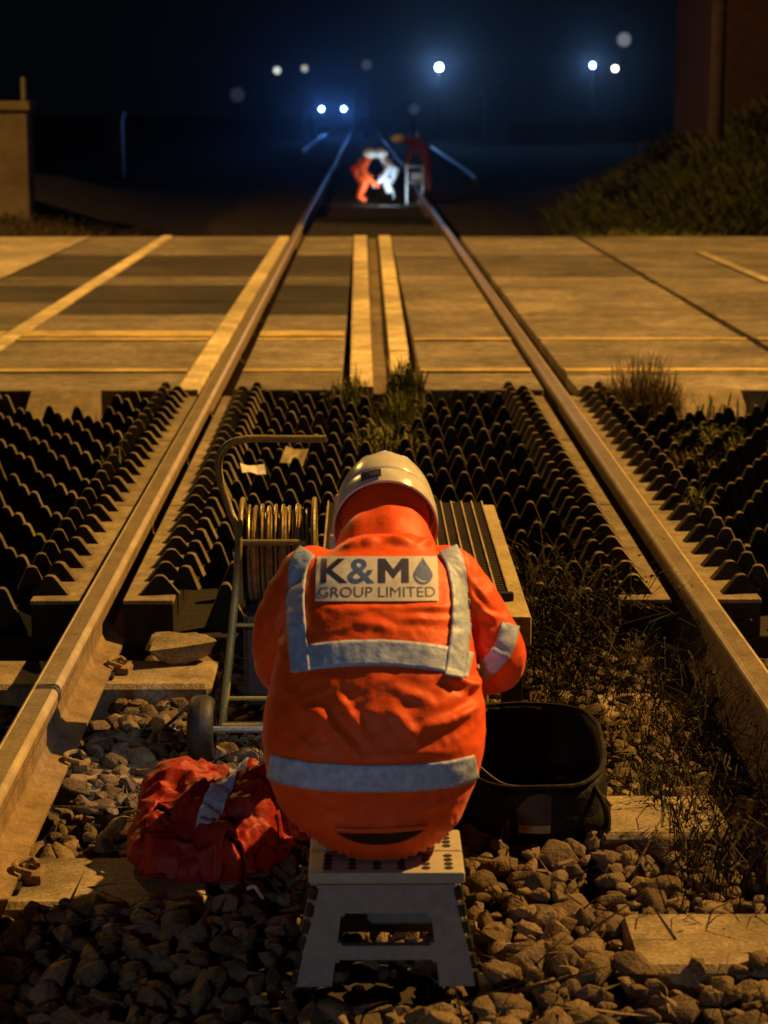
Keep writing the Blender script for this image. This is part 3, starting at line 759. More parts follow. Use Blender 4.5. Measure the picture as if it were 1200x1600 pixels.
Vg = []; Fg = []
for (a, b_, c, d) in gl: Vg += [on_back(*pxy(a, b_), .0038), on_back(*pxy(c, d), .0038)]
for k in range(8): Fg.append((2 * k, 2 * k + 2, 2 * k + 3, 2 * k + 1))
obj('emblem_highlight', Vg, Fg, M['label'], lab)

# body: one continuous figure under the clothes (skin modifier)
def skinned(name, nodes, edges, m, parent, sub=2, root=0):
    me_ = bpy.data.meshes.new(name); me_.from_pydata([tuple(Vector(n[0]) - world_loc(parent)) for n in nodes], edges, []); me_.materials.append(m)
    o = bpy.data.objects.new(name, me_); link(o, parent)
    sk = o.modifiers.new('skin', 'SKIN'); sk.use_smooth_shade = True
    for i, n in enumerate(nodes):
        r_ = n[1] if isinstance(n[1], tuple) else (n[1], n[1]); me_.skin_vertices[0].data[i].radius = r_
        me_.skin_vertices[0].data[i].use_root = (i == root)
    sb = o.modifiers.new('sub', 'SUBSURF'); sb.levels = sub; sb.render_levels = sub
    return baked(o)
HC = Vector((-0.056, 3.955, 0.702))                              # head centre
bn = [((-.08, 3.60, .32), .095), ((-.078, 3.63, .45), .10), ((-.074, 3.70, .58), .115), ((-.066, 3.79, .655), .05), ((-.058, 3.86, .672), .05), (tuple(HC), .078), (tuple(HC + Vector((0, .05, -.05))), .065),
      ((.05, 3.76, .61), .05), ((.15, 3.74, .487), .042), ((.085, 4.02, .385), .032), ((.045, 4.11, .345), .03),
      ((-.19, 3.76, .60), .05), ((-.25, 3.74, .49), .042), ((-.20, 4.02, .385), .032), ((-.155, 4.11, .345), .03),
      ((-.03, 3.66, .30), .06), ((.03, 4.05, .35), .05), ((.03, 4.22, .08), .042), ((.035, 4.34, .05), .035),
      ((-.14, 3.66, .30), .06), ((-.20, 4.05, .35), .05), ((-.17, 4.22, .08), .042), ((-.175, 4.34, .05), .035)]
be = [(0, 1), (1, 2), (2, 3), (3, 4), (4, 5), (5, 6), (2, 7), (7, 8), (8, 9), (9, 10), (2, 11), (11, 12), (12, 13), (13, 14), (0, 15), (15, 16), (16, 17), (17, 18), (0, 19), (19, 20), (20, 21), (21, 22)]
for hx, hidx, sd in ((.045, 10, 1), (-.155, 14, -1)):            # five fingers per hand, each its own bent chain
    for f, (dx, ln) in enumerate(((-.024, .06), (-.009, .07), (.007, .072), (.022, .062))):
        k = len(bn); bn += [((hx + dx, 4.14, .335), .0095), ((hx + dx * 1.1, 4.14 + ln * .55, .318), .009), ((hx + dx * 1.05, 4.14 + ln * .7, .29), .008)]
        be += [(hidx, k), (k, k + 1), (k + 1, k + 2)]
    k = len(bn); bn += [((hx - sd * .035, 4.12, .33), .011), ((hx - sd * .05, 4.15, .31), .0095)]; be += [(hidx, k), (k, k + 1)]
body = skinned('body', bn, be, M['skin'], person, 2)
nose = MB(); ball(nose, HC + Vector((0, .085, -.115)), .016); 
fm = MB()
for s in (-1, 1): ball(fm, HC + Vector((s * .074, .005, -.02)), .022, (.45, .9, 1.2))
ball(fm, HC + Vector((0, .088, -.085)), .014, (.8, 1, 1.3))
fm.build('face_features', M['skin'], person, smooth=True)
em = MB()
for s in (-1, 1): ball(em, HC + Vector((s * .03, .098, -.055)), .009)
em.build('eyes', M['dark'], person, smooth=True)
# trousers, boots, gloves
tb = MB()
for s, kn, hp, ank in ((1, (.03, 4.05, .35), (-.03, 3.66, .30), (.03, 4.21, .12)), (-1, (-.20, 4.05, .355), (-.14, 3.66, .30), (-.172, 4.21, .12))):
    limb(tb, [hp, ((hp[0] + kn[0]) / 2, (hp[1] + kn[1]) / 2, (hp[2] + kn[2]) / 2 + .01), kn, ((kn[0] + ank[0]) / 2, (kn[1] + ank[1]) / 2 + .03, (kn[2] + ank[2]) / 2), ank], [.085, .08, .07, .062, .058])
tr = tb.build('trousers', M['trousers'], person, smooth=True)
md = tr.modifiers.new('remesh', 'REMESH'); md.mode = 'VOXEL'; md.voxel_size = 0.01; ms = tr.modifiers.new('s', 'SMOOTH'); ms.iterations = 6; baked(tr)
tr.data.materials.clear(); tr.data.materials.append(M['trousers'])
for p in tr.data.polygons: p.use_smooth = True
for x in (.032, -.174):
    b = MB(); b.tube(curve_pts([(x, 4.19, .13), (x, 4.19, .06), (x, 4.26, .035), (x, 4.36, .03), (x, 4.40, .025)], 6), [.055] * 6 + [.052] * 6 + [.048] * 6 + [.045] * 6 + [.03], 12); b.box((x, 4.27, .008), (.095, .27, .024), bev=.008)
    b.build('boot', M['boot'], person, smooth=True)

# hood and collar
hb = MB()
HOOD = [(-0.058, 3.750, 0.700, .104, .10, 46), (-0.058, 3.775, 0.722, .097, .098, 48), (-0.057, 3.80, 0.739, .089, .095, 50), (-0.056, 3.818, 0.745, .081, .09, 52), (-0.052, 3.835, 0.752, .073, .085, 54)]
V, F = loft(HOOD, 36, 2.1); F = F[:-2]
hd = MB(); hd.add(V, F); hood = hd.build('collar', M['jacket'], person, smooth=True)
for v in hood.data.vertices:
    p = v.co + Vector((px, py, 0)); k = (1 - 2 * abs(noise.noise(Vector((p.x * 22 + p.z * 10, p.y * 9, p.z * 16)))))
    v.co += v.normal * 0.009 * k + Vector((0, 0, .010 * math.exp(-((p.x + .045) / .022) ** 2) * max(0, (p.z - .71) / .05)))
so_ = hood.modifiers.new('t', 'SOLIDIFY'); so_.thickness = .006; sb = hood.modifiers.new('sub', 'SUBSURF'); sb.levels = 2; sb.render_levels = 2; baked(hood)
hm = MB(); ball(hm, HC + Vector((0, -.010, .004)), .085, (1.0, 1.03, .98))
hl = hm.build('helmet_liner', M['jacket'], person, smooth=True)
md = hl.modifiers.new('r', 'REMESH'); md.mode = 'VOXEL'; md.voxel_size = .006; ms = hl.modifiers.new('s', 'SMOOTH'); ms.iterations = 8; baked(hl); hl.data.materials.clear(); hl.data.materials.append(M['jacket'])
for p in hl.data.polygons: p.use_smooth = True

# helmet: local frame, top axis pitched forward
HT = R(57)
def hel(x, f, t):                                               # x right, f forward of the wearer, t up along helmet axis
    Fw = Vector((0, math.cos(HT), -math.sin(HT))); Tp = Vector((0, math.sin(HT), math.cos(HT)))
    return HC + Vector((x, 0, 0)) + Fw * f + Tp * t
V = []; F = []; nl, na = 14, 48
AX, AF, AT = .096, .122, .118
for i in range(nl + 1):
    la = i / nl * math.pi / 2
    for k in range(na):
        a = 2 * math.pi * k / na
        rr = math.cos(la) ** .9; t = math.sin(la) * AT
        x = math.sin(a) * rr; f = math.cos(a) * rr
        ridge = 0.0
        if la > .5:
            for c_, w__ in ((0, .16), (.42, .09), (-.42, .09)):
                ridge += .0075 * math.exp(-((x - c_) / w__) ** 2) * min(1, (la - .5) * 3)
        dim = -.006 * math.exp(-((x / .28) ** 2 + ((f + .55) / .16) ** 2))
        V.append(hel(x * AX, f * AF, t + ridge + dim * 1.0 + .012))
for i in range(nl):
    for k in range(na): F.append((i * na + k, i * na + (k + 1) % na, (i + 1) * na + (k + 1) % na, (i + 1) * na + k))
hs = MB(); hs.add(V, F); helmet = hs.build('helmet', M['helmet'], person, smooth=True)
so_ = helmet.modifiers.new('t', 'SOLIDIFY'); so_.thickness = .004; baked(helmet)
V = []; F = []
prof = [(1.0, .016), (1.035, .010), (1.05, -.012), (1.045, -.024), (1.015, -.026), (.985, -.014)]
for k in range(na):
    a = 2 * math.pi * k / na
    peak = max(0, math.cos(a)) ** 3 * .035
    for (s_, t) in prof: V.append(hel(math.sin(a) * AX * s_, math.cos(a) * AF * s_ + (peak if t < .01 else 0), t))
n = len(prof)
for k in range(na):
    for j in range(n): F.append((k * n + j, k * n + (j + 1) % n, ((k + 1) % na) * n + (j + 1) % n, ((k + 1) % na) * n + j))
rb = MB(); rb.add(V, F); rb.build('rim', M['helmet'], helmet, smooth=True)
def on_rim(a, t, off): return hel(math.sin(a) * (AX * 1.046 + off), -math.cos(a) * (AF * 1.046 + off), t)
V = [on_rim(R(-27 + 22 * i / 8), t, .0025) for t in (-.016, .006) for i in range(9)]
st = obj('rear_sticker', V, [(i, i + 1, i + 10, i + 9) for i in range(8)], M['navy'], helmet)
me_ = text_mesh('COMM', .02); xs_ = [v.co.x for v in me_.vertices]
for v in me_.vertices: v.co = on_rim(R(-25.5 + 18 * v.co.x / max(xs_)), -.012 + v.co.y * .02, .0035) - world_loc(helmet)
me_.materials.clear(); me_.materials.append(M['greyprint']); link(bpy.data.objects.new('sticker_lettering', me_), st)
# head torch on the front of the helmet, lighting the work
ht = MB(); c = hel(0, AF + .02, .03); ht.box(c, (.05, .04, .035), rot=(-HT, 0, 0), bev=.006); ht.build('head_torch', M['dark'], helmet)
lamp_light('torch_light', 'SPOT', hel(0, AF + .05, .03), 8.0, (.72, .85, 1.0), .02, (-.36, 4.55, .12), 62, .5)

# ------------------------------------------------------------------ folding step stool
stool = thing('step_stool', 'grey plastic folding step stool under the seated worker, its right end lit cream', 'stool', (-.06, 3.5, 0))
ZT = .2
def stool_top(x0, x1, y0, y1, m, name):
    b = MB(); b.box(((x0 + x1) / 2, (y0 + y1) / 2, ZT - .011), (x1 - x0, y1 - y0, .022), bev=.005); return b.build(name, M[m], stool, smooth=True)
tp1 = stool_top(-.193, .074, 3.385, 3.493, 'stool_lit_top', 'top_half'); tp2 = stool_top(-.193, .074, 3.496, 3.605, 'stool_lit_top', 'top_half')
for tp, yy in ((tp1, (3.405, 3.425, 3.445, 3.465)), (tp2, (3.515, 3.535, 3.555, 3.575))):
    for y in yy:
        for x in (-.16, -.118, -.076, -.034, .008, .047):
            b = MB(); b.lathe([(.0, ZT), (.0075, ZT), (.0075, ZT + .0012), (.0, ZT + .0012)], (x, y, 0), n=12); b.build('grip_dot', M['dark'], tp)
def leg_frame(y_top, y_bot, name, rear=False):
    b = MB(); th = .016
    X0t, X1t, X0b, X1b = -.178, .058, -.214, .092
    def pt(u, v):                                               # u 0..1 across, v 0 (bottom) .. 1 (top)
        z = .0 + v * (ZT - .024); a = X0b + (X0t - X0b) * v; c_ = X1b + (X1t - X1b) * v
        return Vector((a + (c_ - a) * u, y_bot + (y_top - y_bot) * v, z))
    us = [0, .09, .235, .255, .745, .765, .91, 1]; us = [0, .2, .225, .775, .80, 1]
    vs = [0, .235, .262, .40, .43, .69, .72, 1]
    hole = lambda i, j: (1 <= i <= 3 and j in (0, 1)) or (1 <= i <= 3 and j in (3 + 0, 4, 5) and j != 2 and 3 < j < 6) or (i == 2 and j == 3) or (i == 2 and j in (4, 5))
    def is_hole(i, j):
        if 1 <= i <= 3 and j == 0: return True
        if i == 2 and j == 1: return True
        if 1 <= i <= 3 and j == 4: return True
        if i == 2 and j in (3, 5): return True
        return False
    for i in range(len(us) - 1):
        for j in range(len(vs) - 1):
            if is_hole(i, j) and not rear: continue  # rear openings filled in so the stool interior stays dark
            q = [pt(us[i], vs[j]), pt(us[i + 1], vs[j]), pt(us[i + 1], vs[j + 1]), pt(us[i], vs[j + 1])]
            if j in (1, 3, 5) and i in (1, 3):                  # rounded corners of the openings
                inner = {(1, 1): 1, (3, 1): 0, (1, 3): 2, (3, 3): 3, (1, 5): 1, (3, 5): 0}[(i, j)]
            d = Vector((0, th, 0)); k = len(b.V)
            b.V += [tuple(v) for v in q] + [tuple(v + d) for v in q]
            b.F += [(k, k + 1, k + 2, k + 3), (k + 7, k + 6, k + 5, k + 4), (k, k + 4, k + 5, k + 1), (k + 1, k + 5, k + 6, k + 2), (k + 2, k + 6, k + 7, k + 3), (k + 3, k + 7, k + 4, k)]
    return b.build(name, M['stool_grey'], stool)
leg_frame(3.39, 3.372, 'front_leg_panel'); leg_frame(3.585, 3.615, 'rear_leg_panel', True)
b = MB()
for s, xt, xb in ((1, .060, .094), (-1, -.180, -.216)):
    for k in range(6):
        v0, v1 = k / 6 + .02, (k + 1) / 6 - .03
        p = lambda v, dy: (xb + (xt - xb) * v, 3.382 + .012 * v + dy, v * (ZT - .024))
        b.tube([p(v0, 0), p(v1, 0)], .0085, 8)
b.build('hinge_knuckles', M['dark'], stool, smooth=True)['kind'] = 'stuff'
b = MB()
for s, xt, xb in ((1, .056, .088), (-1, -.176, -.21)):
    b.add([(xt, 3.41, ZT - .03), (xb, 3.395, 0.0), (xb, 3.6, 0.0), (xt, 3.58, ZT - .03), (xt - s * .01, 3.41, ZT - .03), (xb - s * .01, 3.395, 0.0), (xb - s * .01, 3.6, 0.0), (xt - s * .01, 3.58, ZT - .03)],
          [(0, 1, 2, 3), (7, 6, 5, 4), (0, 4, 5, 1), (1, 5, 6, 2), (2, 6, 7, 3), (3, 7, 4, 0)])
b.build('side_panels', M['stool_grey'], stool)

stool.location.y += .022
# ------------------------------------------------------------------ red jacket heap
heap = thing('jacket_heap', 'crumpled red hi-vis jacket dumped on the ballast left of the worker', 'jacket', (-.42, 4.05, 0))
hb = MB()
for (c, r_, sq) in [((-.47, 4.16, .07), .11, (1.0, 1.1, .85)), ((-.36, 4.06, .075), .10, (1.15, 1, .75)), ((-.30, 4.14, .085), .075, (1, 1.1, .9)), ((-.40, 3.93, .05), .075, (1.35, .8, .7)), ((-.50, 4.02, .05), .09, (.9, 1.1, .7)), ((-.46, 3.90, .04), .035, (1.6, .8, .8)), ((-.33, 3.95, .05), .06, (1, 1, .8)), ((-.44, 4.28, .08), .08, (1.4, .8, .8)), ((-.32, 4.02, .10), .055, (1, 1, .9))]:
    ball(hb, (c[0], c[1], c[2] * .8), r_, (sq[0], sq[1], sq[2] * .78))
hp = hb.build('heaped_cloth', M['redcloth'], heap, smooth=True)
md = hp.modifiers.new('r', 'REMESH'); md.mode = 'VOXEL'; md.voxel_size = .0055; ms = hp.modifiers.new('s', 'SMOOTH'); ms.iterations = 5; baked(hp); hp.data.materials.clear(); hp.data.materials.append(M['redcloth'])
hn = [v.normal.copy() for v in hp.data.vertices]
for i, v in enumerate(hp.data.vertices):
    p = v.co
    r1 = 1 - 2.4 * abs(noise.noise(Vector((p.x * 8 + p.y * 6, p.y * 7 - p.x * 3, p.z * 8))))
    r2 = 1 - 2.4 * abs(noise.noise(Vector((p.x * 17 - p.y * 9, p.y * 15, p.z * 20 + 5))))
    r3 = 1 - 2.4 * abs(noise.noise(Vector((p.x * 40 + p.y * 20, p.y * 30, p.z * 36))))
    v.co = p + hn[i] * (.022 * r1 + .013 * r2 + .004 * r3)
    if v.co.z < -.02: v.co.z = -.02
for p in hp.data.polygons: p.use_smooth = True
hb0 = BVHTree.FromPolygons([v.co + Vector((-.42, 4.05, 0)) for v in hp.data.vertices], [tuple(p.vertices) for p in hp.data.polygons])
def sheet(cx_, cy_, a, b_, rot, lift, seed, fold):
    n1, n2 = 60, 44; V = []; F = []; c_, s_ = math.cos(rot), math.sin(rot)
    for j in range(n2 + 1):
        for i in range(n1 + 1):
            u = (i / n1 - .5) * a * (1 + .12 * math.sin(j * .23 + seed)); v = (j / n2 - .5) * b_ * (1 + .15 * math.sin(i * .17 + seed * 2))
            x = cx_ + u * c_ - v * s_; y = cy_ + u * s_ + v * c_
            h = hb0.ray_cast(Vector((x, y, .6)), Vector((0, 0, -1))); z = h[0].z if h[0] else -.01
            q = Vector((u * 9 + seed * 3.1, v * 22 + u * 8, seed)); f = 1 - 2.5 * abs(noise.noise(q)); f2 = 1 - 2.5 * abs(noise.noise(q * 2.3))
            edge = min(1, min(i, n1 - i, j, n2 - j) / 5)
            V.append(Vector((x + .008 * f2, y + .006 * f, max(z, 0.0) + lift * (.4 + .6 * edge) + fold * (.6 + f) + fold * .4 * f2)))
    for it in range(2):
        W_ = [v.copy() for v in V]
        for j in range(1, n2):
            for i in range(1, n1):
                k = j * (n1 + 1) + i; V[k].z = .5 * W_[k].z + .125 * (W_[k - 1].z + W_[k + 1].z + W_[k - n1 - 1].z + W_[k + n1 + 1].z)
    for j in range(n2):
        for i in range(n1): F.append((j * (n1 + 1) + i, j * (n1 + 1) + i + 1, (j + 1) * (n1 + 1) + i + 1, (j + 1) * (n1 + 1) + i))
    o = obj('cloth_fold', V, F, M['redcloth'], heap, smooth=True); so_ = o.modifiers.new('t', 'SOLIDIFY'); so_.thickness = .004; return baked(o)
sheets = [sheet(-.46, 4.14, .27, .24, .3, .010, 1.0, .012), sheet(-.36, 4.02, .25, .20, -.5, .018, 2.3, .013), sheet(-.43, 3.93, .24, .13, .15, .014, 3.7, .011), sheet(-.31, 4.10, .16, .20, .9, .02, 5.1, .012)]
vv, ff = [], []
for o in [hp] + sheets:
    k = len(vv); vv += [v.co + Vector((-.42, 4.05, 0)) for v in o.data.vertices]; ff += [tuple(i + k for i in p.vertices) for p in o.data.polygons]
hbv = BVHTree.FromPolygons(vv, ff)
def heap_strip(P, wid):
    P = curve_pts([(*p, 0) for p in P], 10); V = []; F = []; nw = 6
    for i, p in enumerate(P):
        t = (P[min(i + 1, len(P) - 1)] - P[max(0, i - 1)]).normalized(); nn = Vector((-t.y, t.x, 0))
        for k in range(nw + 1):
            q = p + nn * (k / nw - .5) * wid; h = hbv.ray_cast(Vector((q.x, q.y, .6)), Vector((0, 0, -1)))
            V.append((h[0] + Vector((0, 0, .003))) if h[0] else None)
    for i in range(len(P) - 1):
        for k in range(nw):
            f = (i * (nw + 1) + k, (i + 1) * (nw + 1) + k, (i + 1) * (nw + 1) + k + 1, i * (nw + 1) + k + 1)
            if all(V[j] is not None for j in f): F.append(f)
    used = sorted({j for f in F for j in f}); mp = {j: i for i, j in enumerate(used)}
    return obj('reflective_band', [V[j] for j in used], [tuple(mp[j] for j in f) for f in F], M['reflective'], hp, smooth=True)
heap_strip([(-.34, 4.24), (-.36, 4.12), (-.385, 4.0), (-.41, 3.92)], .045)

heap.scale = (.88, .88, .9)
# ------------------------------------------------------------------ black tool bag
bag = thing('tool_bag', 'open black tool bag with brown label on the ballast right of the worker', 'bag', (.28, 4.3, 0))
def rrect(cx_, cy_, a, b_, n=40, p=3.2):
    out = []
    for k in range(n):
        t = 2 * math.pi * k / n; c_, s_ = math.cos(t), math.sin(t)
        out.append((cx_ + a * math.copysign(abs(c_) ** (2 / p), c_), cy_ + b_ * math.copysign(abs(s_) ** (2 / p), s_)))
    return out
V = []; F = []; N_ = 40
levels = [(.0, .150, .215), (.03, .160, .225), (.08, .163, .228), (.13, .160, .226), (.165, .155, .222)]
for (z, a, b_) in levels:
    for k, (x, y) in enumerate(rrect(.252, 4.325, a, b_, N_)):
        f = max(0.0, (4.33 - y) / .22)                          # the front of the mouth sags
        V.append((x + .004 * noise.noise((x * 30, y * 30, z * 30)), y, z * (1 - .28 * f) + .006 * noise.noise((x * 12, y * 12, 2)) * (z > .1)))
for i in range(len(levels) - 1):
    for k in range(N_): F.append((i * N_ + k, i * N_ + (k + 1) % N_, (i + 1) * N_ + (k + 1) % N_, (i + 1) * N_ + k))
F.append(tuple(range(N_ - 1, -1, -1)))
bm_ = MB(); bm_.add(V, F); bb = bm_.build('bag_body', M['bag'], bag, smooth=True)
so_ = bb.modifiers.new('t', 'SOLIDIFY'); so_.thickness = .008; baked(bb)
rim_pts = [Vector(V[4 * N_ + k]) + Vector((0, 0, .003)) for k in range(N_)]
b = MB(); b.tube(rim_pts, .0055, 8, closed=True); b.build('rim_piping', M['bag'], bag, smooth=True)
fl = MB(); P = curve_pts([(.118, 4.20, .158), (.15, 4.165, .135), (.185, 4.135, .118), (.225, 4.115, .118), (.275, 4.112, .118), (.335, 4.125, .112), (.385, 4.16, .09), (.415, 4.2, .05)], 6)
V = []; F = []
for i, p in enumerate(P):
    V += [p, Vector((p.x, p.y - .022, p.z * .45)), Vector((p.x, p.y - .018, .0))]
for i in range(len(P) - 1): F += [(3 * i, 3 * i + 1, 3 * i + 4, 3 * i + 3), (3 * i + 1, 3 * i + 2, 3 * i + 5, 3 * i + 4)]
fl.add(V, F); fp = fl.build('front_pocket', M['bag'], bag, smooth=True); so_ = fp.modifiers.new('t', 'SOLIDIFY'); so_.thickness = .005; baked(fp)
b = MB(); b.tube(P, .0035, 6); b.build('pocket_trim', M['bagtrim'], bag, smooth=True)
def front_patch(x0, x1, z0, z1, m, name, off=.006):
    V = []; F = []; n = 8
    for j in range(5):
        z = z0 + (z1 - z0) * j / 4
        for i in range(n + 1):
            x = x0 + (x1 - x0) * i / n
            h = fbv.ray_cast(Vector((x, 3.9, z)), Vector((0, 1, 0))); V.append(h[0] + Vector((0, -off, 0)) if h[0] else Vector((x, 4.1, z)))
    for j in range(4):
        for i in range(n): F.append((j * (n + 1) + i, j * (n + 1) + i + 1, (j + 1) * (n + 1) + i + 1, (j + 1) * (n + 1) + i))
    return obj(name, V, F, M[m], bag, smooth=True)
fbv = BVHTree.FromPolygons([v.co + Vector((.28, 4.3, 0)) for v in fp.data.vertices], [tuple(p.vertices) for p in fp.data.polygons])
front_patch(.212, .282, .045, .112, 'brown', 'label_patch'); front_patch(.216, .280, .030, .047, 'board', 'label_edge', .009); front_patch(.188, .197, .01, .062, 'bagtrim', 'strap', .008)
b = MB(); b.tube(curve_pts([(.375, 4.14, .11), (.392, 4.118, .08), (.398, 4.12, .04), (.385, 4.15, .0)], 6), .006, 8); b.build('carry_handle', M['bag'], bag, smooth=True)
# marker rod
b = MB(); b.tube([(.185, 4.75, .0), (.19, 4.80, .13)], .006, 8); tag(b.build('marker_rod', M['tube'], None, smooth=True, origin=(.187, 4.78, 0)), 'short yellow rod standing just right of the worker above the black bag', 'rod')

# ------------------------------------------------------------------ cable reel cart
cart = thing('cable_reel_cart', 'olive tubular cable reel cart with a bent handle left of the worker', 'cart', (-.35, 4.8, 0))
b = MB(); b.tube(curve_pts([(-.428, 4.70, .05), (-.405, 4.75, .265), (-.388, 4.82, .48), (-.410, 4.86, .55), (-.432, 4.88, .615), (-.437, 4.895, .665), (-.415, 4.90, .70), (-.37, 4.90, .714), (-.27, 4.90, .714), (-.185, 4.90, .714)], 6), .0095, 10)
b.build('handle_frame', M['tube'], cart, smooth=True)
b = MB(); b.tube(curve_pts([(-.20, 4.70, .05), (-.205, 4.75, .265), (-.212, 4.82, .482)], 6), .0095, 10); b.build('side_tube', M['tube'], cart, smooth=True)
for (z, y, x0, x1, r_) in ((.482, 4.82, -.386, -.232, .008), (.30, 4.76, -.40, -.21, .005), (.135, 4.72, -.41, -.21, .005), (.074, 4.70, -.425, -.195, .011)):
    b = MB(); b.tube([(x0, y, z), (x1, y, z)], r_, 10); b.build('cross_bar', M['tube'], cart, smooth=True)
RC = Vector((-.30, 4.93, .435))
for x in (-.385, -.215):
    b = MB()
    ring = [RC + Vector((x - RC.x, .128 * math.cos(2 * math.pi * k / 32), .128 * math.sin(2 * math.pi * k / 32))) for k in range(32)]
    b.tube(ring, .006, 8, closed=True)
    cheek = MB(); cheek.lathe([(.0, -.004), (.122, -.004), (.122, .004), (.0, .004)], (x, RC.y, RC.z), 'X', 32); cheek.build('reel_cheek', M['dark'], cart, smooth=True)
    for k in range(6):
        a = 2 * math.pi * k / 6 + .3; b.tube([RC + Vector((x - RC.x, 0, 0)), RC + Vector((x - RC.x, .128 * math.cos(a), .128 * math.sin(a)))], .005, 6)
    b.build('reel_flange', M['tube'], cart, smooth=True)
b = MB(); b.lathe([(.095, -.07), (.095, .07)], RC, 'X', 28); b.build('reel_drum', M['dark'], cart, smooth=True)
b = MB(); pts = []; turns = 22
for k in range(turns * 24 + 1):
    a = 2 * math.pi * k / 24; x = RC.x - .072 + .144 * k / (turns * 24); r_ = .106 + .006 * math.sin(k * .11) + .003 * math.sin(k * .37)
    pts.append((x + .004 * math.sin(k * .05), RC.y + r_ * math.cos(a), RC.z + r_ * math.sin(a)))
b.tube(pts, .0042, 7); b.build('cable_winding', M['cable'], cart, smooth=True)
b = MB(); b.tube([RC + Vector((-.11, 0, 0)), RC + Vector((.11, 0, 0))], .01, 10); b.tube([RC + Vector((.1, 0, 0)), (-.207, 4.79, .40)], .008, 8); b.tube([RC + Vector((-.1, 0, 0)), (-.392, 4.80, .42)], .008, 8); b.build('reel_axle', M['steel'], cart, smooth=True)
b = MB(); b.box((-.165, 4.93, .455), (.03, .03, .05), bev=.006); b.tube([(-.17, 4.93, .47), (-.155, 4.93, .555)], .006, 8); ball(b, (-.155, 4.93, .565), .013); b.build('crank_handle', M['paper'], cart, smooth=True)
b = MB(); b.box((-.308, 4.875, .20), (.145, .13, .22), bev=.012); b.build('dark_box', M['dark'], cart)  # plain dark box below the reel
for x in (-.468, -.155):
    wt = MB(); prof = []
    for k in range(17):
        a = 2 * math.pi * k / 16; prof.append((.062 + .018 * math.cos(a), .030 * math.sin(a)))
    wt.lathe(prof, (x, 4.655, .080), 'X', 28, cap=False); wh = wt.build('wheel', M['dark'], cart, smooth=True)
    wt = MB(); wt.lathe([(.0, -.02), (.045, -.02), (.048, -.012), (.048, .012), (.045, .02), (.0, .02)], (x, 4.655, .080), 'X', 20); wt.build('hub', M['steel'], wh, smooth=True)
b = MB(); b.tube([(-.468, 4.655, .08), (-.155, 4.655, .08)], .008, 8); b.build('wheel_axle', M['steel'], cart, smooth=True)

# ------------------------------------------------------------------ cream board with slotted grilles
gb = thing('grille_board', 'long cream board with black slotted grilles lying on the spikes right of the worker', 'board', (.05, 5.6, .2))
bd = MB(); bd.box((.046, 5.64, .245), (.515, 1.46, .075), bev=.006); bd.build('board_slab', M['board'], gb, smooth=True)
for z_ in ((.04, 4.98), (.04, 6.2)): pass
gx0, gx1, gy0, gy1 = -.205, .262, 5.09, 6.34
b = MB(); b.box(((gx0 + gx1) / 2, (gy0 + gy1) / 2, .2865), (gx1 - gx0, gy1 - gy0, .008)); b.build('grille_tray', M['grille'], gb)
npx = 15; pitch = (gx1 - gx0) / npx
for k in range(npx + 1):
    b = MB(); x = gx0 + k * pitch; b.box((x, (gy0 + gy1) / 2, .2945), (.0042, gy1 - gy0, .012)); b.build('grille_bar', M['board'], gb)
b = MB()
for k in range(npx):
    for j in range(62):
        x = gx0 + (k + .5) * pitch; y = gy0 + (j + .5) * (gy1 - gy0) / 62; b.box((x, y, .2925), (pitch - .008, .006, .006))
tag(b.build('grille_slats', M['slat'], gb), kind='stuff')
b = MB(); b.box(((gx0 + gx1) / 2, gy0 - .012, .2925), (gx1 - gx0 + .02, .022, .022), bev=.003); b.build('grille_end_cap', M['grille'], gb)
for x in (-.17, .26):
    for y in (4.95,): b = MB(); b.box((x, y, .103), (.05, .05, .21), bev=.004); b.build('support_foot', M['dark'], gb)

# ------------------------------------------------------------------ plants
def blades(n, cx_, cy_, z, rx_, ry_, hmin, hmax, wd=.004, lean=.5):
    V = []; F = []
    for _ in range(n):
        a = rng.uniform(0, 6.283); rr = math.sqrt(rng.random()); x = cx_ + rx_ * rr * math.cos(a); y = cy_ + ry_ * rr * math.sin(a)
        h = rng.uniform(hmin, hmax) * (1 - .62 * rr * rr); d = rng.uniform(0, 6.283); l = h * lean * rng.uniform(.1, 1.0)
        w_ = wd * rng.uniform(.6, 1.3); wx, wy = -math.sin(d) * w_, math.cos(d) * w_; dx, dy = math.cos(d), math.sin(d)
        k = len(V)
        p0 = (x, y, z); p1 = (x + dx * l * .25, y + dy * l * .25, z + h * .5); p2 = (x + dx * l * .7, y + dy * l * .7, z + h * .86); p3 = (x + dx * l * 1.1, y + dy * l * 1.1, z + h * (1 - .3 * l / max(h, .001)))
        V += [(p0[0] - wx, p0[1] - wy, p0[2]), (p0[0] + wx, p0[1] + wy, p0[2]), (p1[0] - wx * .9, p1[1] - wy * .9, p1[2]), (p1[0] + wx * .9, p1[1] + wy * .9, p1[2]), (p2[0] - wx * .6, p2[1] - wy * .6, p2[2]), (p2[0] + wx * .6, p2[1] + wy * .6, p2[2]), p3]
        F += [(k, k + 1, k + 3, k + 2), (k + 2, k + 3, k + 5, k + 4), (k + 4, k + 5, k + 6)]
    return V, F
def tuft(label, c, rx_, ry_, n, h0, h1, m='grass', wd=.004, lean=.6, cat='grass', name='grass_tuft', group='grass tufts among the spikes'):
    V, F = blades(n, c[0], c[1], c[2], rx_, ry_, h0, h1, wd, lean); return tag(obj(name, V, F, M[m], origin=c), label, cat, group)
tuft('round yellow-green grass tuft between the rails, middle of the three tufts', (.065, 9.25, .05), .10, .13, 520, .12, .26, 'grass', .0028)
tuft('tall dark green weed tuft at the end of the cream centre strip', (.10, 9.86, .10), .10, .10, 260, .14, .30, 'grass', .005, .45)
